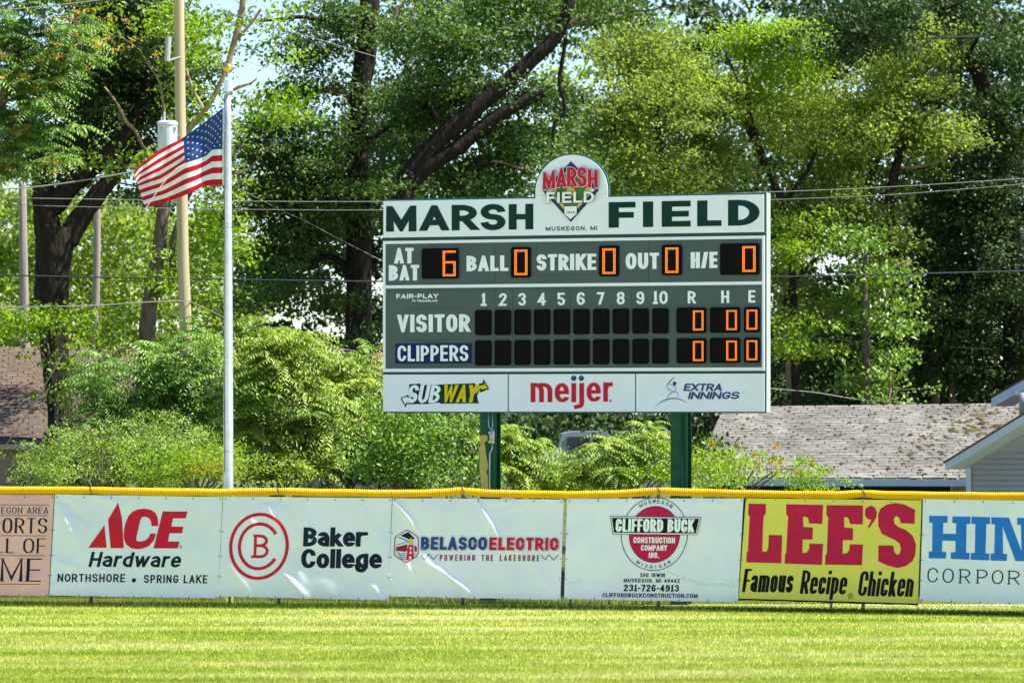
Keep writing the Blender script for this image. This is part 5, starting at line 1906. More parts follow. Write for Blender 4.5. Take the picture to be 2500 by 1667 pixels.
class Crown:
    def __init__(s, seed):
        s.r = np.random.default_rng(seed)
        s.seed = seed
        s.c, s.a, s.n, s.L, s.W, s.t = [], [], [], [], [], []
        s.tips = []

    def clusters(s, px, py, D, rx, ry, rd, cover, lsz, gap, crad, bough=.33):
        """cluster centres inside an ellipsoid given in photo pixels (2352 wide)"""
        c0 = pnp(px * S, py * S, D)
        R = np.array([rx * S / F * D, rd, ry * S / F * D])
        area = math.pi * R[0] * R[2]
        per = 26
        if lsz >= .15:
            cover = cover * .55
        n = max(int(COVER * cover * area / (lsz * lsz * .58) / per), 2)
        out = []
        while sum(len(o) for o in out) < n:
            u = unit(s.r.normal(0, 1, (n * 3 + 30, 3)))
            rad = s.r.uniform(0, 1, (len(u), 1)) ** (1 / 2.4)
            p = c0 + u * rad * R * s.r.uniform(.85, 1.15, (len(u), 1))
            # ragged outline
            nb = max(len(p) // 20, 3)
            bo = p[:nb]
            j = s.r.integers(0, nb, len(p))
            bs_ = bough
            p = bo[j] + s.r.normal(0, 1, (len(p), 3)) * np.array([bs_ * 1.2, bs_, bs_ * .26])
            k = lump(p, 1.3, s.seed) + s.r.uniform(-.12, .12, len(p))
            q = p[k > gap]
            p = q if len(q) > .04 * len(p) + 1 else p[:n]
            out.append(p)
        p = np.concatenate(out)[:n]
        return p, per

    def broad(s, px, py, D, rx, ry, rd=1.6, cover=3.0, lsz=.10, gap=.40, crad=.21, droop=.3, width=.62, up=1.0, tmul=.22):
        p, per = s.clusters(px, py, D, rx, ry, rd, cover, lsz, gap, crad)
        n = len(p)
        ct = s.r.normal(.5, .16, n)
        q = np.repeat(p, per, 0) + s.r.normal(0, 1, (n * per, 3)) * np.array([crad, crad, crad * .42])
        m = len(q)
        ax = s.r.normal(0, 1, (m, 3))
        ax[:, 2] -= droop
        nr = s.r.normal(0, .5, (m, 3)) + np.repeat(s.r.normal(0, .35, (n, 3)), per, 0)
        nr[:, 2] += up
        nr[:, 1] -= .55
        nr[:, 0] += .15
        s.c.append(q)
        s.a.append(ax)
        s.n.append(nr)
        L = lsz * s.r.uniform(.6, 1.35, m)
        s.L.append(L)
        s.W.append(L * width)
        s.t.append(np.clip(np.repeat(ct, per) + s.r.normal(0, tmul, m), 0, 1))
        s.tips.append(p)

    def fronds(s, px, py, D, rx, ry, rd=1.0, nst=40, per=6, fl=.54, pairs=9, lw=.036, ll=.135, droop=.55, tmul=.14, gap=.46, upb=.35):
        """pinnate leaves: stems end in whorls of drooping fronds with paired leaflets"""
        c0 = pnp(px * S, py * S, D)
        R = np.array([rx * S / F * D, rd, ry * S / F * D])
        nst = int(nst * .8)
        u = unit(s.r.normal(0, 1, (nst * 4, 3)))
        rad = s.r.uniform(0, 1, (len(u), 1)) ** (1 / 2.2)
        p = c0 + u * rad * R * s.r.uniform(.75, 1.28, (len(u), 1))
        q = p[lump(p, 2.3, s.seed) > gap]
        p = (q if len(q) >= nst * .6 else p)[:nst]
        s.tips.append(p)
        for tip in p:
            ct = s.r.normal(.5, .15)
            ow = (tip - c0) / R * .35
            for k in range(per):
                az = s.r.uniform(0, 2 * math.pi)
                d = np.array([math.cos(az) + ow[0], math.sin(az) * .9 - .15, upb + s.r.normal(0, .25) + max(ow[2], 0)])
                d /= np.linalg.norm(d)
                Lf = fl * s.r.uniform(.55, 1.5)
                t = np.linspace(.12, 1, pairs)
                hz = np.array([d[0], d[1], 0])
                hz /= np.linalg.norm(hz) + 1e-6
                pos = tip + d * (t[:, None] * Lf) + np.array([0, 0, -1.0]) * (t[:, None] ** 2 * Lf * droop)
                tg = d + np.array([0, 0, -1.0]) * (2 * t[:, None] * droop)
                tg = unit(tg)
                sd = np.cross(np.array([0, 0, 1.0]), hz)
                sz = ll * (1 - .45 * (t - .35) ** 2 * 2) * s.r.uniform(.85, 1.1)
                for sg in (1, -1):
                    ax = sd * sg + tg * .35 + np.array([0, 0, -.55])
                    ax = unit(ax + s.r.normal(0, .10, ax.shape))
                    s.c.append(pos + ax * (sz * .5)[:, None])
                    s.a.append(ax)
                    nr = np.cross(ax, tg * sg) + np.array([0, -.05, .15])
                    nr = nr * np.sign(nr[:, 2:3] + 1e-9)
                    s.n.append(nr)
                    s.L.append(sz)
                    s.W.append(np.full(len(sz), lw) * (sz / ll))
                    s.t.append(np.clip(ct + .12 * (t - .5) + s.r.normal(0, tmul, len(t)), 0, 1))

    def build(s, name, m, parent):
        return leaves_mesh(name, np.concatenate(s.c), np.concatenate(s.a), np.concatenate(s.n), np.concatenate(s.L), np.concatenate(s.W), np.concatenate(s.t), m, parent)


def limb_pts(pts, D):
    """pts (x, y, width[, depth]) in 2352-wide photo px -> world points and radii, smoothed"""
    pts = [(p[0], p[1], p[2], p[3] if len(p) > 3 else D) for p in pts]
    sp = smooth_pts(pts, 5)
    return [P(x * S, y * S, d) for x, y, w, d in sp], [max(w * S / 2 / F * d, .006) for x, y, w, d in sp]


def tree(name, label, cat, D, trunk, limbs, fol, leafm, bark, seed, group=None, ntwig=60, twigm=None, rtwig=.018, lbark=None):
    base = trunk[0]
    bx_ = P(base[0] * S, 0, D).x
    t = thing(name, label, cat, (bx_, D, gz(D)), group)
    pw, rw = limb_pts(trunk, D)
    if pw[0].z > gz(D):
        pw = [Vector((bx_, D, gz(D) - .2)), Vector((bx_, D, gz(D) + .15))] + pw
        rw = [rw[0] * 1.5, rw[0] * 1.15] + rw
    mb = MB()
    mb.tube(pw, rw, n=18, wob=.05, seed=seed)
    mb.build('trunk', bark, t, smooth=True)
    skel = list(zip(pw, rw))
    for k, l in enumerate(limbs):
        lb = bark
        if isinstance(l, tuple):
            lb, l = l
        a, b = limb_pts(l, D)
        mb = MB()
        mb.tube(a, b, n=12, wob=.09, seed=seed + k)
        mb.build('limb', lb, t, smooth=True)
        skel += list(zip(a, b))
    cr = Crown(seed)
    for f_ in fol:
        kind = f_[0]
        kw = f_[-1] if isinstance(f_[-1], dict) else {}
        args = f_[1:-1] if kw else f_[1:]
        dd = kw.pop('D', D) if kw else D
        getattr(cr, kind)(args[0], args[1], dd, *args[2:], **kw)
    tips = np.concatenate(cr.tips)
    rr = random.Random(seed)
    mb = MB()
    sk = [p for p, r_ in skel if p.z > gz(D) + .8] or [p for p, r_ in skel]
    ska = np.array([[p.x, p.y, p.z] for p in sk])
    idx = list(range(len(tips)))
    rr.shuffle(idx)
    nodes = ska.copy()
    for i in idx[:ntwig]:
        tp = tips[i]
        dd = np.linalg.norm((nodes - tp) * np.array([1, 1, .8]) + np.array([0, 0, .0]), axis=1) + np.where(nodes[:, 2] > tp[2] + .3, .8, 0)
        j = int(np.argmin(dd))
        a = Vector(nodes[j])
        b = Vector(tp)
        ln = (b - a).length
        if ln < .15:
            continue
        m1 = a.lerp(b, .35) + Vector((rr.gauss(0, .08), rr.gauss(0, .08), rr.gauss(.05, .06))) * ln
        m2 = a.lerp(b, .7) + Vector((rr.gauss(0, .07), rr.gauss(0, .07), rr.gauss(.04, .05))) * ln
        r0 = min(rtwig * (.5 + ln * .45), .06)
        mb.tube([a, m1, m2, b], [r0, r0 * .75, r0 * .5, r0 * .25], n=5, cap=False)
        nodes = np.vstack([nodes, [list(m1), list(m2)]])
    if mb.v:
        tw = mb.build('twigs', twigm or bark, t, smooth=True)
        tw['kind'] = 'stuff'
    cr.build('crown', LM[leafm], t)
    return t


B = 'broad'
FR = 'fronds'
# --- left: forked oak and drooping ailanthus
tree('forked_oak_tree', 'big oak with a nearly black forked trunk left of the flagpole', 'tree', 77,
     [(143, 1060, 60), (138, 950, 58), (130, 860, 62), (124, 780, 66), (119, 700, 78), (120, 620, 82), (126, 560, 90), (132, 520, 84)],
     [[(112, 540, 66), (102, 470, 54), (96, 400, 46), (80, 320, 36), (50, 220, 28), (30, 120, 20)],
      [(118, 480, 52), (160, 430, 48), (215, 380, 46), (262, 340, 40), (300, 290, 32), (330, 220, 24), (345, 120, 18), (360, 0, 14)],
      [(152, 555, 56), (185, 500, 48), (225, 445, 42), (265, 400, 34), (300, 350, 26), (350, 320, 18)],
      (M['bark_light'], [(300, 320, 8), (270, 260, 7), (255, 225, 5), (238, 200, 4)])],
     [(B, 300, 120, 130, 120, 1.6, {'cover': 3.6}), (B, 230, 230, 130, 130, 1.8, {'D': 78.5, 'cover': 3.8}), (B, 320, 260, 80, 110, 1.2, {'cover': 3.0}), (B, 180, 350, 110, 90, 1.3, {'D': 79, 'cover': 2.4}), (B, 210, 20, 170, 90, 1.5, {'cover': 3.2}),
      (B, 350, 440, 60, 60, .8, {'cover': 1.6, 'D': 78.5})],
     'dark', M['bark_dark'], 21, ntwig=150)
tree('ailanthus_tree', 'ailanthus tree with drooping feathery leaves and rusty seed clusters in the top left corner', 'tree', 73,
     [(-70, 1000, 40), (-60, 700, 36), (-40, 420, 30), (0, 250, 24), (40, 120, 16)],
     [[(-35, 380, 20), (30, 330, 14), (60, 310, 8)], [(10, 220, 16), (100, 150, 12), (180, 120, 8)]],
     [(FR, 60, 120, 150, 130, {'nst': 120, 'fl': .5, 'rd': 1.2}), (FR, 70, 260, 100, 110, {'nst': 75, 'fl': .5}), (FR, 170, 130, 60, 130, {'nst': 46, 'fl': .46}), (FR, 20, 370, 60, 70, {'nst': 26, 'fl': .5}), (FR, 130, 360, 36, 46, {'nst': 12, 'fl': .44}), (FR, 40, -60, 190, 90, {'nst': 90, 'fl': .5})],
     'ailan', M['bark_mid'], 22, ntwig=110)
sc_ = Crown(5)
for x, y in ((215, 42), (190, 48), (98, 158), (70, 150), (40, 175), (245, 100), (225, 112), (85, 130), (100, 250), (45, 290), (85, 385), (8, 140), (165, 90), (230, 125), (60, 5), (130, 20)):
    sc_.broad(x, y, 72.4, 14, 9, .15, cover=1.6, lsz=.045, gap=-1, crad=.06)
root = thing('seed_cluster', 'rusty orange seed clusters hanging in the top left ailanthus', 'seeds', tuple(P(100, 150, 72.4)))
o = sc_.build('seed_bunch', LM['orange'], root)
o['kind'] = 'stuff'

# --- bright maple with bare lichen branches behind the flag
tree('leaning_maple_tree', 'leaning tree with bare pale branches and sparse bright yellow green leaves behind the flag', 'tree', 74.5,
     [(340, 860, 40), (338, 760, 38), (350, 660, 35), (364, 580, 32), (373, 500, 30), (384, 430, 27), (398, 360, 24), (410, 300, 20)],
     [(M['bark_light'], [(398, 350, 16), (440, 290, 13), (480, 240, 12), (515, 170, 11), (540, 90, 14), (556, 20, 15), (560, -60, 15)]),
      (M['bark_light'], [(470, 255, 9), (440, 200, 8), (420, 130, 7), (405, 60, 6)]),
      (M['bark_light'], [(520, 215, 6), (550, 200, 8), (578, 190, 5), (590, 180, 3)]),
      (M['bark_light'], [(545, 90, 8), (580, 50, 7), (600, 20, 6)]),
      (M['bark_light'], [(430, 410, 5), (470, 380, 6), (520, 370, 5), (560, 330, 3)]),
      (M['bark_light'], [(530, 400, 6), (560, 395, 6), (580, 380, 3)]),
      (M['bark_light'], [(330, 340, 6), (310, 300, 8), (290, 280, 8), (270, 240, 6), (240, 200, 4)]),
      (M['bark_light'], [(410, 320, 7), (380, 260, 6), (366, 190, 5), (340, 150, 4)]),
      (M['bark_mid'], [(400, 640, 16), (396, 560, 14), (420, 480, 11), (440, 440, 8)])],
     [(B, 640, 262, 46, 34, .5, {'cover': 2.8}), (B, 585, 235, 30, 26, .4, {'cover': 1.8}), (B, 615, 215, 24, 16, .4, {'cover': 1.4}), (B, 470, 520, 46, 70, .7, {'cover': 2.2}), (B, 440, 640, 60, 70, .7, {'cover': 2.0}), (B, 495, 580, 22, 90, .5, {'cover': 2.0}),
      (B, 400, 50, 50, 50, .8, {'cover': 1.7}), (B, 500, 60, 45, 60, .7, {'cover': 1.3}), (B, 478, 150, 40, 50, .6, {'cover': 1.6}), (B, 345, 40, 40, 50, .7, {'cover': 1.5}), (B, 450, 250, 40, 45, .6, {'cover': 1.6}), (B, 560, 130, 34, 46, .5, {'cover': .9}), (B, 300, 380, 36, 24, .4, {'cover': 1.8}),
      (B, 590, 20, 34, 30, .5, {'cover': .9}), (B, 540, 330, 34, 30, .4, {'cover': 1.2}), (B, 430, 370, 30, 30, .5, {'cover': 1.6})],
     'maple', M['bark_mid'], 23, ntwig=110, twigm=M['bark_light'], rtwig=.012)

# --- middle oaks
tree('tall_oak_tree', 'tall oak with a thick dark trunk and broken reddish side limbs left of the scoreboard', 'tree', 84,
     [(818, 900, 66), (822, 800, 62), (824, 680, 60), (824, 560, 58), (822, 460, 54), (822, 360, 48), (824, 240, 44), (836, 150, 50), (846, 60, 48), (852, -40, 42), (858, -160, 34)],
     [(M['bark_red'], [(806, 232, 12), (790, 212, 14), (765, 208, 15), (735, 210, 14), (712, 214, 9)]),
      (M['bark_red'], [(842, 110, 12), (870, 92, 16), (896, 76, 14), (905, 50, 11), (912, 25, 9), (930, 5, 7)]),
      [(810, 640, 22), (780, 600, 18), (740, 590, 14), (700, 620, 9), (660, 640, 6)],
      [(815, 430, 20), (770, 380, 16), (720, 350, 12), (670, 330, 8)],
      [(835, 330, 16), (890, 290, 12), (930, 240, 8)],
      [(830, 120, 14), (760, 60, 12), (700, 40, 10), (640, 45, 8), (590, 50, 5)]],
     [(B, 700, 330, 130, 90, 1.8, {'cover': 3.3}), (B, 640, 420, 90, 90, 1.5, {'cover': 3.2}), (B, 740, 470, 100, 90, 1.6, {'cover': 3.3}), (B, 680, 570, 130, 70, 1.5, {'cover': 3.0}), (B, 760, 60, 80, 90, 1.5, {'cover': 2.4}), (B, 690, 130, 50, 90, 1.2, {'cover': 1.5}),
      (B, 650, 60, 40, 50, .8, {'cover': .8}), (B, 740, 250, 90, 80, 1.5, {'cover': 2.4}), (B, 900, 420, 90, 110, 1.6, {'cover': 2.6, 'D': 85.5}), (B, 890, 240, 80, 90, 1.6, {'cover': 2.4, 'D': 85.5}), (B, 720, 680, 110, 60, 1.3, {'cover': 2.4}), (B, 600, 520, 50, 100, 1.2, {'cover': 2.4}), (B, 860, 30, 80, 70, 1.3, {'cover': 1.8, 'D': 85.5}),
      (B, 560, 660, 70, 60, 1.2, {'cover': 1.8, 'D': 86})],
     'oak', M['bark_dark'], 24, ntwig=260)
tree('sprawling_oak_tree', 'sprawling oak whose two heavy parallel limbs climb to the upper right above the scoreboard', 'tree', 81,
     [(960, 1000, 60), (956, 800, 56), (950, 640, 54), (938, 520, 52), (926, 440, 50), (945, 396, 50)],
     [[(915, 430, 44), (960, 375, 44), (1010, 318, 42), (1065, 275, 42), (1120, 225, 40), (1175, 180, 38), (1225, 135, 36), (1268, 95, 32), (1295, 50, 28), (1308, 0, 26), (1312, -80, 22)],
      [(935, 425, 40), (990, 378, 38), (1050, 340, 36), (1100, 300, 34), (1150, 262, 32), (1200, 235, 28), (1250, 215, 20)],
      (M['bark_mid'], [(1300, 62, 16), (1330, 50, 18), (1365, 52, 18), (1392, 44, 16), (1420, 30, 12)]),
      [(1300, 90, 10), (1290, 150, 9), (1285, 190, 9), (1298, 255, 9), (1276, 280, 9), (1268, 340, 7), (1262, 380, 5)],
      [(1080, 300, 10), (1105, 340, 12), (1098, 390, 10), (1100, 430, 5)],
      (M['bark_light'], [(1130, 370, 5), (1165, 375, 7), (1200, 388, 6), (1225, 385, 3)])],
     [(B, 1010, 120, 130, 110, 1.7, {'cover': 2.9}), (B, 1130, 60, 120, 90, 1.7, {'cover': 2.8, 'D': 82.5}), (B, 1010, 240, 110, 80, 1.5, {'cover': 2.6, 'D': 82.5}), (B, 1160, 340, 120, 80, 1.6, {'cover': 3.0, 'D': 82.3}), (B, 1220, 250, 90, 70, 1.5, {'cover': 2.5, 'D': 82.5}), (B, 960, 330, 70, 70, 1.2, {'cover': 2.3, 'D': 82.5}),
      (B, 1060, 420, 140, 50, 1.4, {'cover': 2.8, 'D': 82}), (B, 920, 420, 50, 50, .8, {'cover': 1.2, 'D': 80.4}), (B, 1230, 20, 130, 60, 1.4, {'cover': 2.0, 'D': 82.4}), (B, 1400, 20, 110, 50, 1.4, {'cover': 1.8}), (B, 1310, 370, 60, 90, 1.2, {'cover': 2.0}), 
      (B, 1150, 175, 50, 40, .4, {'cover': .5, 'D': 80}), (B, 1230, 240, 40, 30, .3, {'cover': .5, 'D': 80}), (B, 860, 780, 50, 50, .8, {'cover': 1.4})],
     'oak', M['bark_dark'], 25, ntwig=240)

# --- yellow green locusts on the right
tree('feathery_locust_tree', 'hazy yellow green locust tree directly above the scoreboard header', 'tree', 88,
     [(1560, 1000, 34), (1555, 700, 28), (1540, 480, 22), (1520, 350, 16), (1500, 220, 11), (1480, 120, 7)],
     [[(1545, 520, 12), (1480, 440, 8), (1420, 400, 5)], [(1530, 420, 10), (1600, 340, 7), (1650, 290, 5)]],
     [(B, 1470, 190, 130, 110, 1.8, {'cover': 3.2, 'lsz': .085}), (B, 1420, 320, 110, 100, 1.7, {'cover': 3.2, 'lsz': .085}), (B, 1560, 330, 120, 110, 1.7, {'cover': 3.2, 'lsz': .085}), (B, 1500, 440, 150, 70, 1.7, {'cover': 3.2, 'lsz': .085}), (B, 1640, 440, 90, 90, 1.5, {'cover': 3.0, 'lsz': .085}), (B, 1590, 220, 90, 100, 1.6, {'cover': 2.8, 'lsz': .085}), (B, 1450, 60, 110, 60, 1.4, {'cover': 2.2})],
     'locust', M['bark_dark'], 26, ntwig=200, rtwig=.013)
tree('sunlit_locust_tree', 'tall locust with a brilliant lime green top right of the scoreboard emblem', 'tree', 88,
     [(1830, 1000, 24), (1826, 800, 20), (1820, 620, 17), (1800, 480, 16), (1768, 400, 16), (1745, 340, 16), (1724, 280, 15), (1716, 200, 12), (1712, 130, 8)],
     [[(1760, 390, 10), (1700, 250, 8), (1690, 200, 5)], [(1800, 470, 12), (1850, 400, 10), (1880, 330, 6)], [(1720, 240, 8), (1690, 175, 6), (1670, 130, 4)], [(1800, 700, 12), (1830, 640, 10), (1880, 590, 6)]],
     [(B, 1750, 90, 100, 70, 1.3, {'cover': 2.9, 'lsz': .095}), (B, 1840, 160, 70, 110, 1.4, {'cover': 2.6, 'lsz': .095}), (B, 1700, 190, 60, 80, 1.2, {'cover': 2.2, 'lsz': .095}), (B, 1820, 560, 50, 90, .8, {'cover': 1.6, 'D': 87}), (B, 1830, 760, 50, 90, .8, {'cover': 1.6, 'D': 87})],
     'lime', M['bark_dark'], 27, ntwig=90, rtwig=.012)
tree('broad_locust_tree', 'broad locust with dull olive green foliage and dark arched limbs right of the scoreboard', 'tree', 89,
     [(2085, 1000, 40), (2075, 800, 34), (2062, 640, 30), (2040, 520, 28), (2050, 420, 22), (2075, 330, 20), (2100, 280, 16)],
     [[(2090, 285, 16), (2110, 250, 12), (2140, 236, 9), (2170, 240, 5)], [(2112, 250, 8), (2125, 215, 7), (2130, 195, 4)], [(2095, 285, 10), (2130, 268, 8), (2165, 265, 5)],
      (M['bark_light'], [(2040, 380, 5), (2090, 385, 7), (2150, 372, 8), (2180, 350, 7), (2150, 300, 5), (2120, 265, 4)]),
      (M['bark_light'], [(1905, 470, 6), (1895, 420, 7), (1875, 360, 5), (1868, 330, 3)]), (M['bark_light'], [(1905, 470, 6), (1930, 420, 6), (1940, 370, 4)]),
      (M['bark_light'], [(1890, 600, 6), (1882, 560, 7), (1900, 520, 8), (1880, 500, 5)]),
      [(1990, 440, 20), (2010, 380, 16), (2030, 330, 10)]],
     [(B, 2080, 150, 140, 110, 1.6, {'cover': 2.9, 'lsz': .09}), (B, 1990, 270, 140, 100, 1.7, {'cover': 3.1, 'lsz': .09}), (B, 2110, 330, 110, 90, 1.5, {'cover': 2.6, 'lsz': .09}), (B, 1900, 340, 100, 110, 1.6, {'cover': 3.1, 'lsz': .09}), (B, 1960, 470, 130, 90, 1.6, {'cover': 2.8, 'lsz': .09}),
      (B, 1850, 500, 90, 110, 1.5, {'cover': 2.8, 'lsz': .09}), (B, 2020, 600, 70, 70, 1.1, {'cover': 2.3, 'lsz': .09}), (B, 1840, 640, 70, 80, 1.2, {'cover': 2.3, 'lsz': .09}), (B, 2060, 700, 60, 60, .9, {'cover': 2.2, 'lsz': .09}), (B, 1810, 260, 90, 90, 1.5, {'cover': 2.6, 'D': 90}), (B, 1900, 720, 46, 50, .8, {'cover': 1.6})],
     'locust', M['bark_dark'], 28, ntwig=220, rtwig=.013)
tree('shading_oak_tree', 'dark oak crown hanging into the top right over the lime green locust', 'tree', 90,
     [(2330, 1000, 60), (2330, 700, 54), (2300, 400, 44), (2240, 150, 34), (2150, 0, 24), (2060, -60, 16)],
     [[(2250, 180, 20), (2150, 60, 14), (2020, 30, 9)], [(2320, 560, 20), (2250, 470, 14), (2180, 430, 9)], (M['bark_light'], [(2352, 300, 7), (2310, 310, 6), (2280, 300, 3)]), (M['bark_light'], [(2352, 380, 7), (2320, 350, 6), (2300, 340, 3)])],
     [(B, 1980, 70, 130, 80, 1.5, {'cover': 3.4, 'D': 86}), (B, 2230, 60, 150, 100, 1.8, {'cover': 3.0}), (B, 2290, 240, 90, 150, 1.7, {'cover': 3.2}), (B, 2270, 440, 110, 110, 1.7, {'cover': 3.2}), (B, 2200, 560, 120, 90, 1.7, {'cover': 3.0}), (B, 2290, 650, 110, 120, 1.8, {'cover': 3.2}), (B, 2180, 730, 110, 100, 1.7, {'cover': 2.8}), (B, 2280, 830, 130, 90, 1.6, {'cover': 3.0}),
      (B, 2540, 200, 130, 170, 2.4, {'cover': 2.6, 'lsz': .2}), (B, 2520, 600, 150, 260, 3.0, {'cover': 2.2, 'lsz': .2})],
     'dark', M['bark_dark'], 29, ntwig=160)
tree('vine_covered_trunk', 'dead trunk draped in broad leaved vines in the dark gap right of the scoreboard', 'tree', 87,
     [(1995, 1000, 20), (1990, 800, 16), (1985, 640, 12), (1990, 580, 8)], [(M['bark_light'], [(2038, 940, 6), (2045, 880, 7), (2040, 830, 5)]), (M['bark_light'], [(2030, 640, 5), (2060, 610, 5), (2085, 600, 3)])],
     [(B, 2020, 680, 50, 70, .8, {'cover': 2.4, 'lsz': .12}), (B, 2000, 780, 45, 90, .8, {'cover': 2.2, 'lsz': .12}), (B, 2010, 870, 60, 50, .8, {'cover': 2.2, 'lsz': .12}), (B, 1985, 560, 40, 70, .8, {'cover': 2.0, 'lsz': .12}), (B, 2040, 915, 22, 16, .3, {'cover': 3.0, 'lsz': .11, 'D': 86})],
     'vine', M['bark_mid'], 30, ntwig=60)
for k, (x, w, lab) in enumerate(((1812, 14, 'short yellowish trunk showing beside the right edge of the scoreboard'), (2148, 22, 'pale brown trunk standing in the dark gap above the mossy roof'), (2185, 16, 'slim brown trunk just right of the pale one above the mossy roof'))):
    D = 90
    tree('woodland_tree', lab, 'tree', D, [(x + 2, 1000, w), (x, 880, w), (x - 6, 760, w * .9), (x - 10, 600, w * .8), (x, 420, w * .6)], [], [(B, x, 470, 60, 80, 1.2, {'cover': 1.0}), (B, x + 10, 640, 50, 60, 1.0, {'cover': .6})], 'dark', M['bark_mid' if k else 'bark_light'], 40 + k, ntwig=30, group='young trunks under the canopy')

# --- far wood behind everything: one mass
cr = Crown(77)
for x, y, rx, ry, cv in ((40, 800, 160, 120, 2.6), (250, 820, 160, 110, 2.6), (460, 820, 160, 110, 2.4), (160, 700, 200, 120, 2.6), (60, 620, 160, 180, 2.6), (250, 620, 140, 170, 2.6), (440, 700, 140, 130, 2.6), (60, 480, 120, 90, 1.8), (160, 440, 70, 80, 2.0), (280, 500, 110, 60, 1.6), (520, 640, 100, 160, 2.2),
                        (540, 430, 80, 100, 1.6), (620, 260, 80, 60, .8), (300, 130, 220, 160, 1.0), (-60, 300, 120, 300, 1.6), (1000, 20, 150, 60, 1.0), (1450, 300, 260, 200, 1.6)):
    cr.broad(x, y, 104, rx, ry, 4.0, cover=cv, lsz=.17, gap=.30, crad=.36)
for x, y, rx, ry in ((100, 560, 260, 260), (380, 640, 240, 240), (120, 830, 300, 110), (420, 830, 240, 110), (250, 300, 160, 140)):
    cr.broad(x, y, 114, rx, ry, 3.0, cover=2.6, lsz=.24, gap=.15, crad=.45)
o = cr.build('distant_woods', LM['far'], None)
o['kind'] = 'stuff'
o['label'] = 'mass of lighter green woodland far behind the trees'
o['category'] = 'woodland'
cr = Crown(79)  # dark leaf colour paints the shade in pockets between the crowns
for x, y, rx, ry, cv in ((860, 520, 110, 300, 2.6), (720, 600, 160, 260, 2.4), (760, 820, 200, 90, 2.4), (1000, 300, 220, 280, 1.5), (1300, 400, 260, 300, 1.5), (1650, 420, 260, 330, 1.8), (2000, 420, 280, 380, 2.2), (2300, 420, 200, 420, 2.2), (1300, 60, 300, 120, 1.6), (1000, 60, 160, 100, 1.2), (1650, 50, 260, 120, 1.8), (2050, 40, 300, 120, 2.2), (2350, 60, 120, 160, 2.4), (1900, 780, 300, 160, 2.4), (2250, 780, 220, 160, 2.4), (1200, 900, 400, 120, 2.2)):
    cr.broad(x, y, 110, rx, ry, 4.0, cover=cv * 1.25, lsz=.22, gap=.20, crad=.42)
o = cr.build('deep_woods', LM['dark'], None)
o['kind'] = 'stuff'
o['label'] = 'mass of woodland deep behind the oaks and locusts, shade painted in as dark leaf colour'
o['category'] = 'woodland'
cr = Crown(78)  # dark leaves fill hollows and paint in the near-black shade there
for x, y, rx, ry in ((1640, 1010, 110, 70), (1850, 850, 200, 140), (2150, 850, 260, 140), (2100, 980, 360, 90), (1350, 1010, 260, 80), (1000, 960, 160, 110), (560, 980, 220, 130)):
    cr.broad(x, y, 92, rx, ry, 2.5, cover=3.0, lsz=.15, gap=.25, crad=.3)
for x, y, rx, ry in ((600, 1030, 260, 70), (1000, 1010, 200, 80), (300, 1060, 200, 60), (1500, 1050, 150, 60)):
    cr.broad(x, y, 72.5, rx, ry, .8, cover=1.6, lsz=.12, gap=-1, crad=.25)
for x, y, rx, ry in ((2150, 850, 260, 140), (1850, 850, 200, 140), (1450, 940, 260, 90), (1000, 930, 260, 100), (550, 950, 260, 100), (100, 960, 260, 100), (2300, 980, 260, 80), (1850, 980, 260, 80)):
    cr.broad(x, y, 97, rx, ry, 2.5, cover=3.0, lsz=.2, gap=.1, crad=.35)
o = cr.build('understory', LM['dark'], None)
o['kind'] = 'stuff'
o['label'] = 'undergrowth beneath the trees, its shade painted in as dark leaf colour'
o['category'] = 'undergrowth'


# ------------------------------------------------------------------ shrubs behind the fence
def shrub(name, label, D, x, ybase, fol, leafm, seed, nstem=7, spread=60, bark=None, ntwig=40, group='shrubs and saplings growing along the back of the fence', hgt=120):
    rr = random.Random(seed)
    tr = [(x, 1290, 10), (x + rr.uniform(-6, 6), ybase + 20, 9), (x + rr.uniform(-10, 10), ybase - hgt * .5, 6)]
    lm = []
    for k in range(nstem):
        tx = x + spread * (2 * (k + .5) / nstem - 1) + rr.uniform(-10, 10)
        lm.append([(x + rr.uniform(-8, 8), ybase + 20, 6), ((x + tx) / 2, ybase - hgt * .3, 5), (tx, ybase - hgt * rr.uniform(.6, 1), 3)])
    return tree(name, label, 'shrub', D, tr, lm, fol, leafm, bark or M['bark_mid'], seed, group=group, ntwig=ntwig, rtwig=.008)


shrub('fern_leaved_sapling', 'tall ailanthus sapling with arching feathery leaves left of the flagpole', 69, 350, 1060,
      [(FR, 350, 850, 120, 70, {'nst': 60}), (FR, 300, 920, 110, 70, {'nst': 46}), (FR, 430, 930, 90, 90, {'nst': 56}), (FR, 470, 820, 60, 70, {'nst': 26}), (FR, 250, 860, 60, 50, {'nst': 18}), (FR, 230, 960, 60, 50, {'nst': 16}), (FR, 480, 1020, 60, 50, {'nst': 20})], 'ailan', 51, hgt=220, spread=110)
shrub('fern_leaved_sapling', 'dense ailanthus sapling with layered feathery leaves just right of the flagpole', 68, 620, 1080,
      [(FR, 590, 790, 80, 70, {'nst': 44}), (FR, 620, 880, 100, 80, {'nst': 66}), (FR, 680, 960, 110, 70, {'nst': 60}), (FR, 580, 960, 60, 60, {'nst': 24}), (FR, 690, 810, 70, 60, {'nst': 26}), (FR, 740, 1040, 50, 60, {'nst': 20}), (FR, 640, 1060, 70, 40, {'nst': 22})], 'ailan2', 52, hgt=240, spread=100)
shrub('fern_leaved_sapling', 'ailanthus sapling with yellowish feathery leaves against the lower left corner of the scoreboard', 70, 800, 1080,
      [(FR, 770, 850, 70, 50, {'nst': 30}), (FR, 840, 860, 50, 60, {'nst': 26}), (FR, 830, 940, 60, 60, {'nst': 26})], 'ailan2', 53, hgt=200, spread=70)
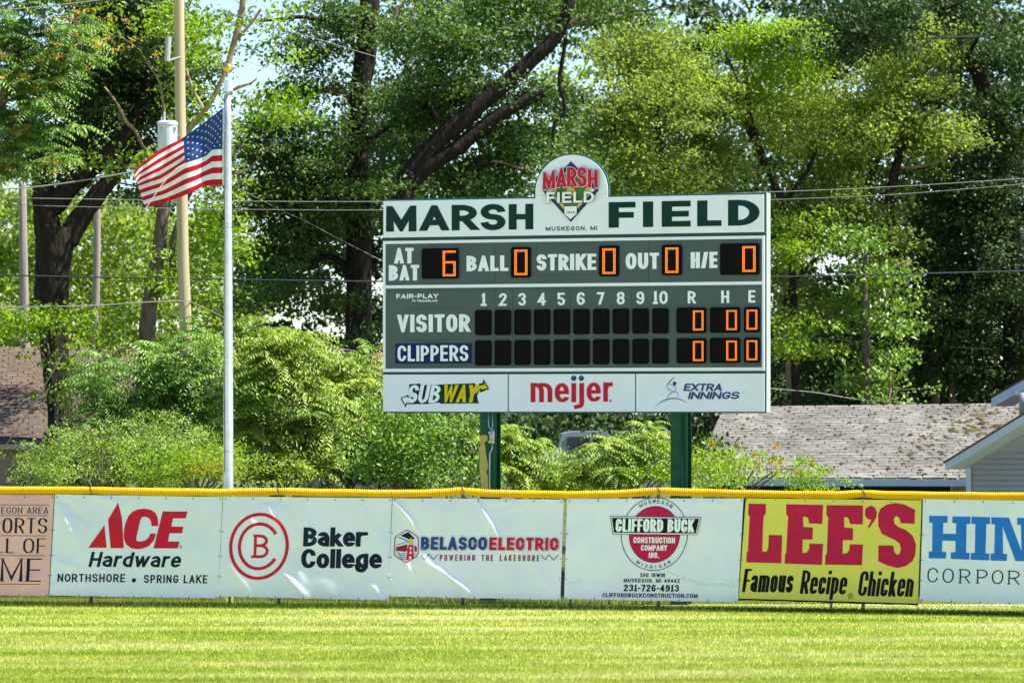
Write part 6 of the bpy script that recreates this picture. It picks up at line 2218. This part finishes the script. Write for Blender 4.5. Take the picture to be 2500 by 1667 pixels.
shrub('juniper_shrub', 'fluffy light green shrub at the base of the dark trunk, left end of the hedge', 66, 230, 1130,
      [(B, 230, 1050, 90, 70, .9, {'cover': 3.6, 'lsz': .055, 'crad': .10, 'width': .4, 'droop': -.6}), (B, 330, 1020, 90, 70, .9, {'cover': 3.4, 'lsz': .055, 'crad': .10, 'width': .4, 'droop': -.6}), (B, 170, 1090, 60, 40, .7, {'cover': 3.0, 'lsz': .055, 'crad': .10, 'width': .4, 'droop': -.6})], 'shrub', 54, hgt=100, spread=100)
shrub('juniper_shrub', 'fluffy yellow green shrub with rusty leaf tips in front of the flagpole', 65.5, 450, 1130,
      [(B, 440, 1060, 90, 55, .8, {'cover': 3.4, 'lsz': .055, 'crad': .10, 'width': .4}), (B, 330, 1090, 90, 40, .8, {'cover': 3.0, 'lsz': .055, 'crad': .10, 'width': .4}), (B, 560, 1080, 50, 45, .6, {'cover': 2.6, 'lsz': .055, 'crad': .1, 'width': .4})], 'lime', 55, hgt=80, spread=110)
shrub('rusty_leaved_shrub', 'small shrub with orange tinted leaves low in front of the pale shrubs', 64.8, 470, 1140,
      [(B, 450, 1085, 50, 18, .4, {'cover': .5, 'lsz': .06, 'crad': .1}), (B, 400, 1065, 50, 14, .4, {'cover': .3, 'lsz': .06, 'crad': .1}), (B, 590, 1085, 22, 20, .3, {'cover': .7, 'lsz': .06, 'crad': .08})], 'orange', 56, hgt=50, spread=60, ntwig=14)
shrub('vine_draped_shrub', 'shrub hung with small leaved climbing vines under the left corner of the scoreboard', 66.5, 920, 1120,
      [(B, 900, 1000, 60, 60, .8, {'cover': 3.0, 'lsz': .08, 'gap': .42}), (B, 980, 1000, 70, 50, .8, {'cover': 3.0, 'lsz': .08, 'gap': .42}), (B, 840, 1060, 26, 60, .4, {'cover': 2.6, 'lsz': .075}), (B, 930, 1080, 22, 60, .4, {'cover': 2.4, 'lsz': .075}), (B, 1030, 1070, 30, 60, .5, {'cover': 2.2, 'lsz': .075}), (B, 870, 930, 50, 50, .7, {'cover': 2.0, 'lsz': .08})], 'vine', 57, hgt=130, spread=90)
shrub('fern_leaved_sapling', 'low ailanthus sapling just right of the left scoreboard post', 66, 1190, 1130,
      [(FR, 1170, 1000, 50, 40, {'nst': 18, 'fl': .42}), (FR, 1200, 1060, 70, 50, {'nst': 34, 'fl': .42}), (FR, 1270, 1090, 40, 30, {'nst': 12, 'fl': .4})], 'ailan2', 58, hgt=110, spread=60)
shrub('leafy_shrub', 'dark leafy shrub filling the gap right of the flagpole behind the ferns', 70.5, 640, 1130,
      [(B, 600, 1050, 110, 60, .6, {'cover': 2.6, 'lsz': .09}), (B, 760, 1070, 90, 60, .6, {'cover': 2.6, 'lsz': .09}), (B, 860, 1070, 70, 50, .6, {'cover': 2.2, 'lsz': .09})], 'dark', 70, hgt=90, spread=130)
shrub('leafy_shrub', 'low broad leaved shrub between the two scoreboard posts', 66.8, 1230, 1130,
      [(B, 1180, 1080, 60, 50, .6, {'cover': 3.0, 'lsz': .08}), (B, 1300, 1090, 90, 34, .6, {'cover': 2.6, 'lsz': .08}), (B, 1100, 1090, 40, 40, .5, {'cover': 2.0, 'lsz': .08})], 'vine', 59, hgt=60, spread=90)
shrub('fern_leaved_sapling', 'bright ailanthus sapling with pink tinged leaf tips left of the right scoreboard post', 65.6, 1430, 1130,
      [(FR, 1400, 1040, 80, 30, {'nst': 30, 'fl': .45, 'll': .09}), (FR, 1480, 1010, 50, 40, {'nst': 20, 'fl': .42, 'll': .09}), (FR, 1420, 1090, 110, 30, {'nst': 44, 'fl': .42, 'll': .09}), (FR, 1340, 1070, 50, 30, {'nst': 16, 'fl': .4, 'll': .09}), (FR, 1520, 1080, 40, 40, {'nst': 18, 'fl': .4, 'll': .085})], 'ailan2', 60, hgt=90, spread=110)
shrub('small_leaved_shrub', 'yellow green small leaved shrub in front of the right scoreboard post sapling', 65.1, 1470, 1140,
      [(B, 1470, 1095, 70, 26, .4, {'cover': 2.4, 'lsz': .06, 'crad': .1}), (B, 1390, 1105, 60, 18, .4, {'cover': 2.0, 'lsz': .06, 'crad': .1})], 'lime', 61, hgt=50, spread=80, ntwig=20)
shrub('cherry_sapling', 'slender sapling with pinkish young leaves spreading right of the right scoreboard post', 65.4, 1690, 1140,
      [(B, 1640, 1060, 70, 36, .5, {'cover': 2.2, 'lsz': .07, 'crad': .11, 'width': .4, 'droop': .8}), (B, 1740, 1055, 60, 22, .4, {'cover': 1.8, 'lsz': .07, 'crad': .10, 'width': .4, 'droop': .8}), (B, 1790, 1100, 90, 22, .5, {'cover': 2.2, 'lsz': .07, 'crad': .10, 'width': .4, 'droop': .8}),
       (B, 1850, 1088, 34, 14, .3, {'cover': 2.2, 'lsz': .07, 'crad': .08, 'width': .4}), (B, 1690, 1100, 90, 30, .5, {'cover': 2.0, 'lsz': .07, 'crad': .12, 'width': .45}), (B, 1600, 1030, 30, 20, .3, {'cover': 1.4, 'lsz': .07, 'crad': .1})], 'lime', 62, hgt=80, spread=140, ntwig=60)
cr = Crown(64)
for x, y in ((1768, 1042), (1790, 1047), (1758, 1050), (1868, 1080), (1880, 1092), (1612, 1030), (1716, 1062), (1850, 1082)):
    cr.broad(x, y, 65.2, 12, 6, .12, cover=.6, lsz=.05, gap=-1, crad=.03)
shrub('maple_sapling', 'bright green leafy growth clinging to the dark forked trunk above the brown roof', 74, 130, 860,
      [(B, 90, 740, 60, 34, .5, {'cover': 2.4, 'lsz': .1}), (B, 170, 735, 50, 36, .5, {'cover': 2.4, 'lsz': .1}), (B, 20, 760, 40, 34, .5, {'cover': 1.8, 'lsz': .1}), (B, 250, 790, 46, 30, .5, {'cover': 1.6, 'lsz': .1}), (B, 190, 840, 40, 40, .5, {'cover': 1.3, 'lsz': .1}), (B, 90, 910, 50, 24, .4, {'cover': .8, 'lsz': .1}), (B, 110, 840, 34, 20, .4, {'cover': .8, 'lsz': .1})],
      'maple', 63, hgt=100, spread=60, group='saplings round the oak')
root = thing('young_leaf_tips', 'pinkish young leaf tips on the sapling right of the right post', 'leaves', tuple(P(1768 * S, 1050 * S, 65.2)))
o = cr.build('leaf_tips', LM['orange'], root)
o['kind'] = 'stuff'
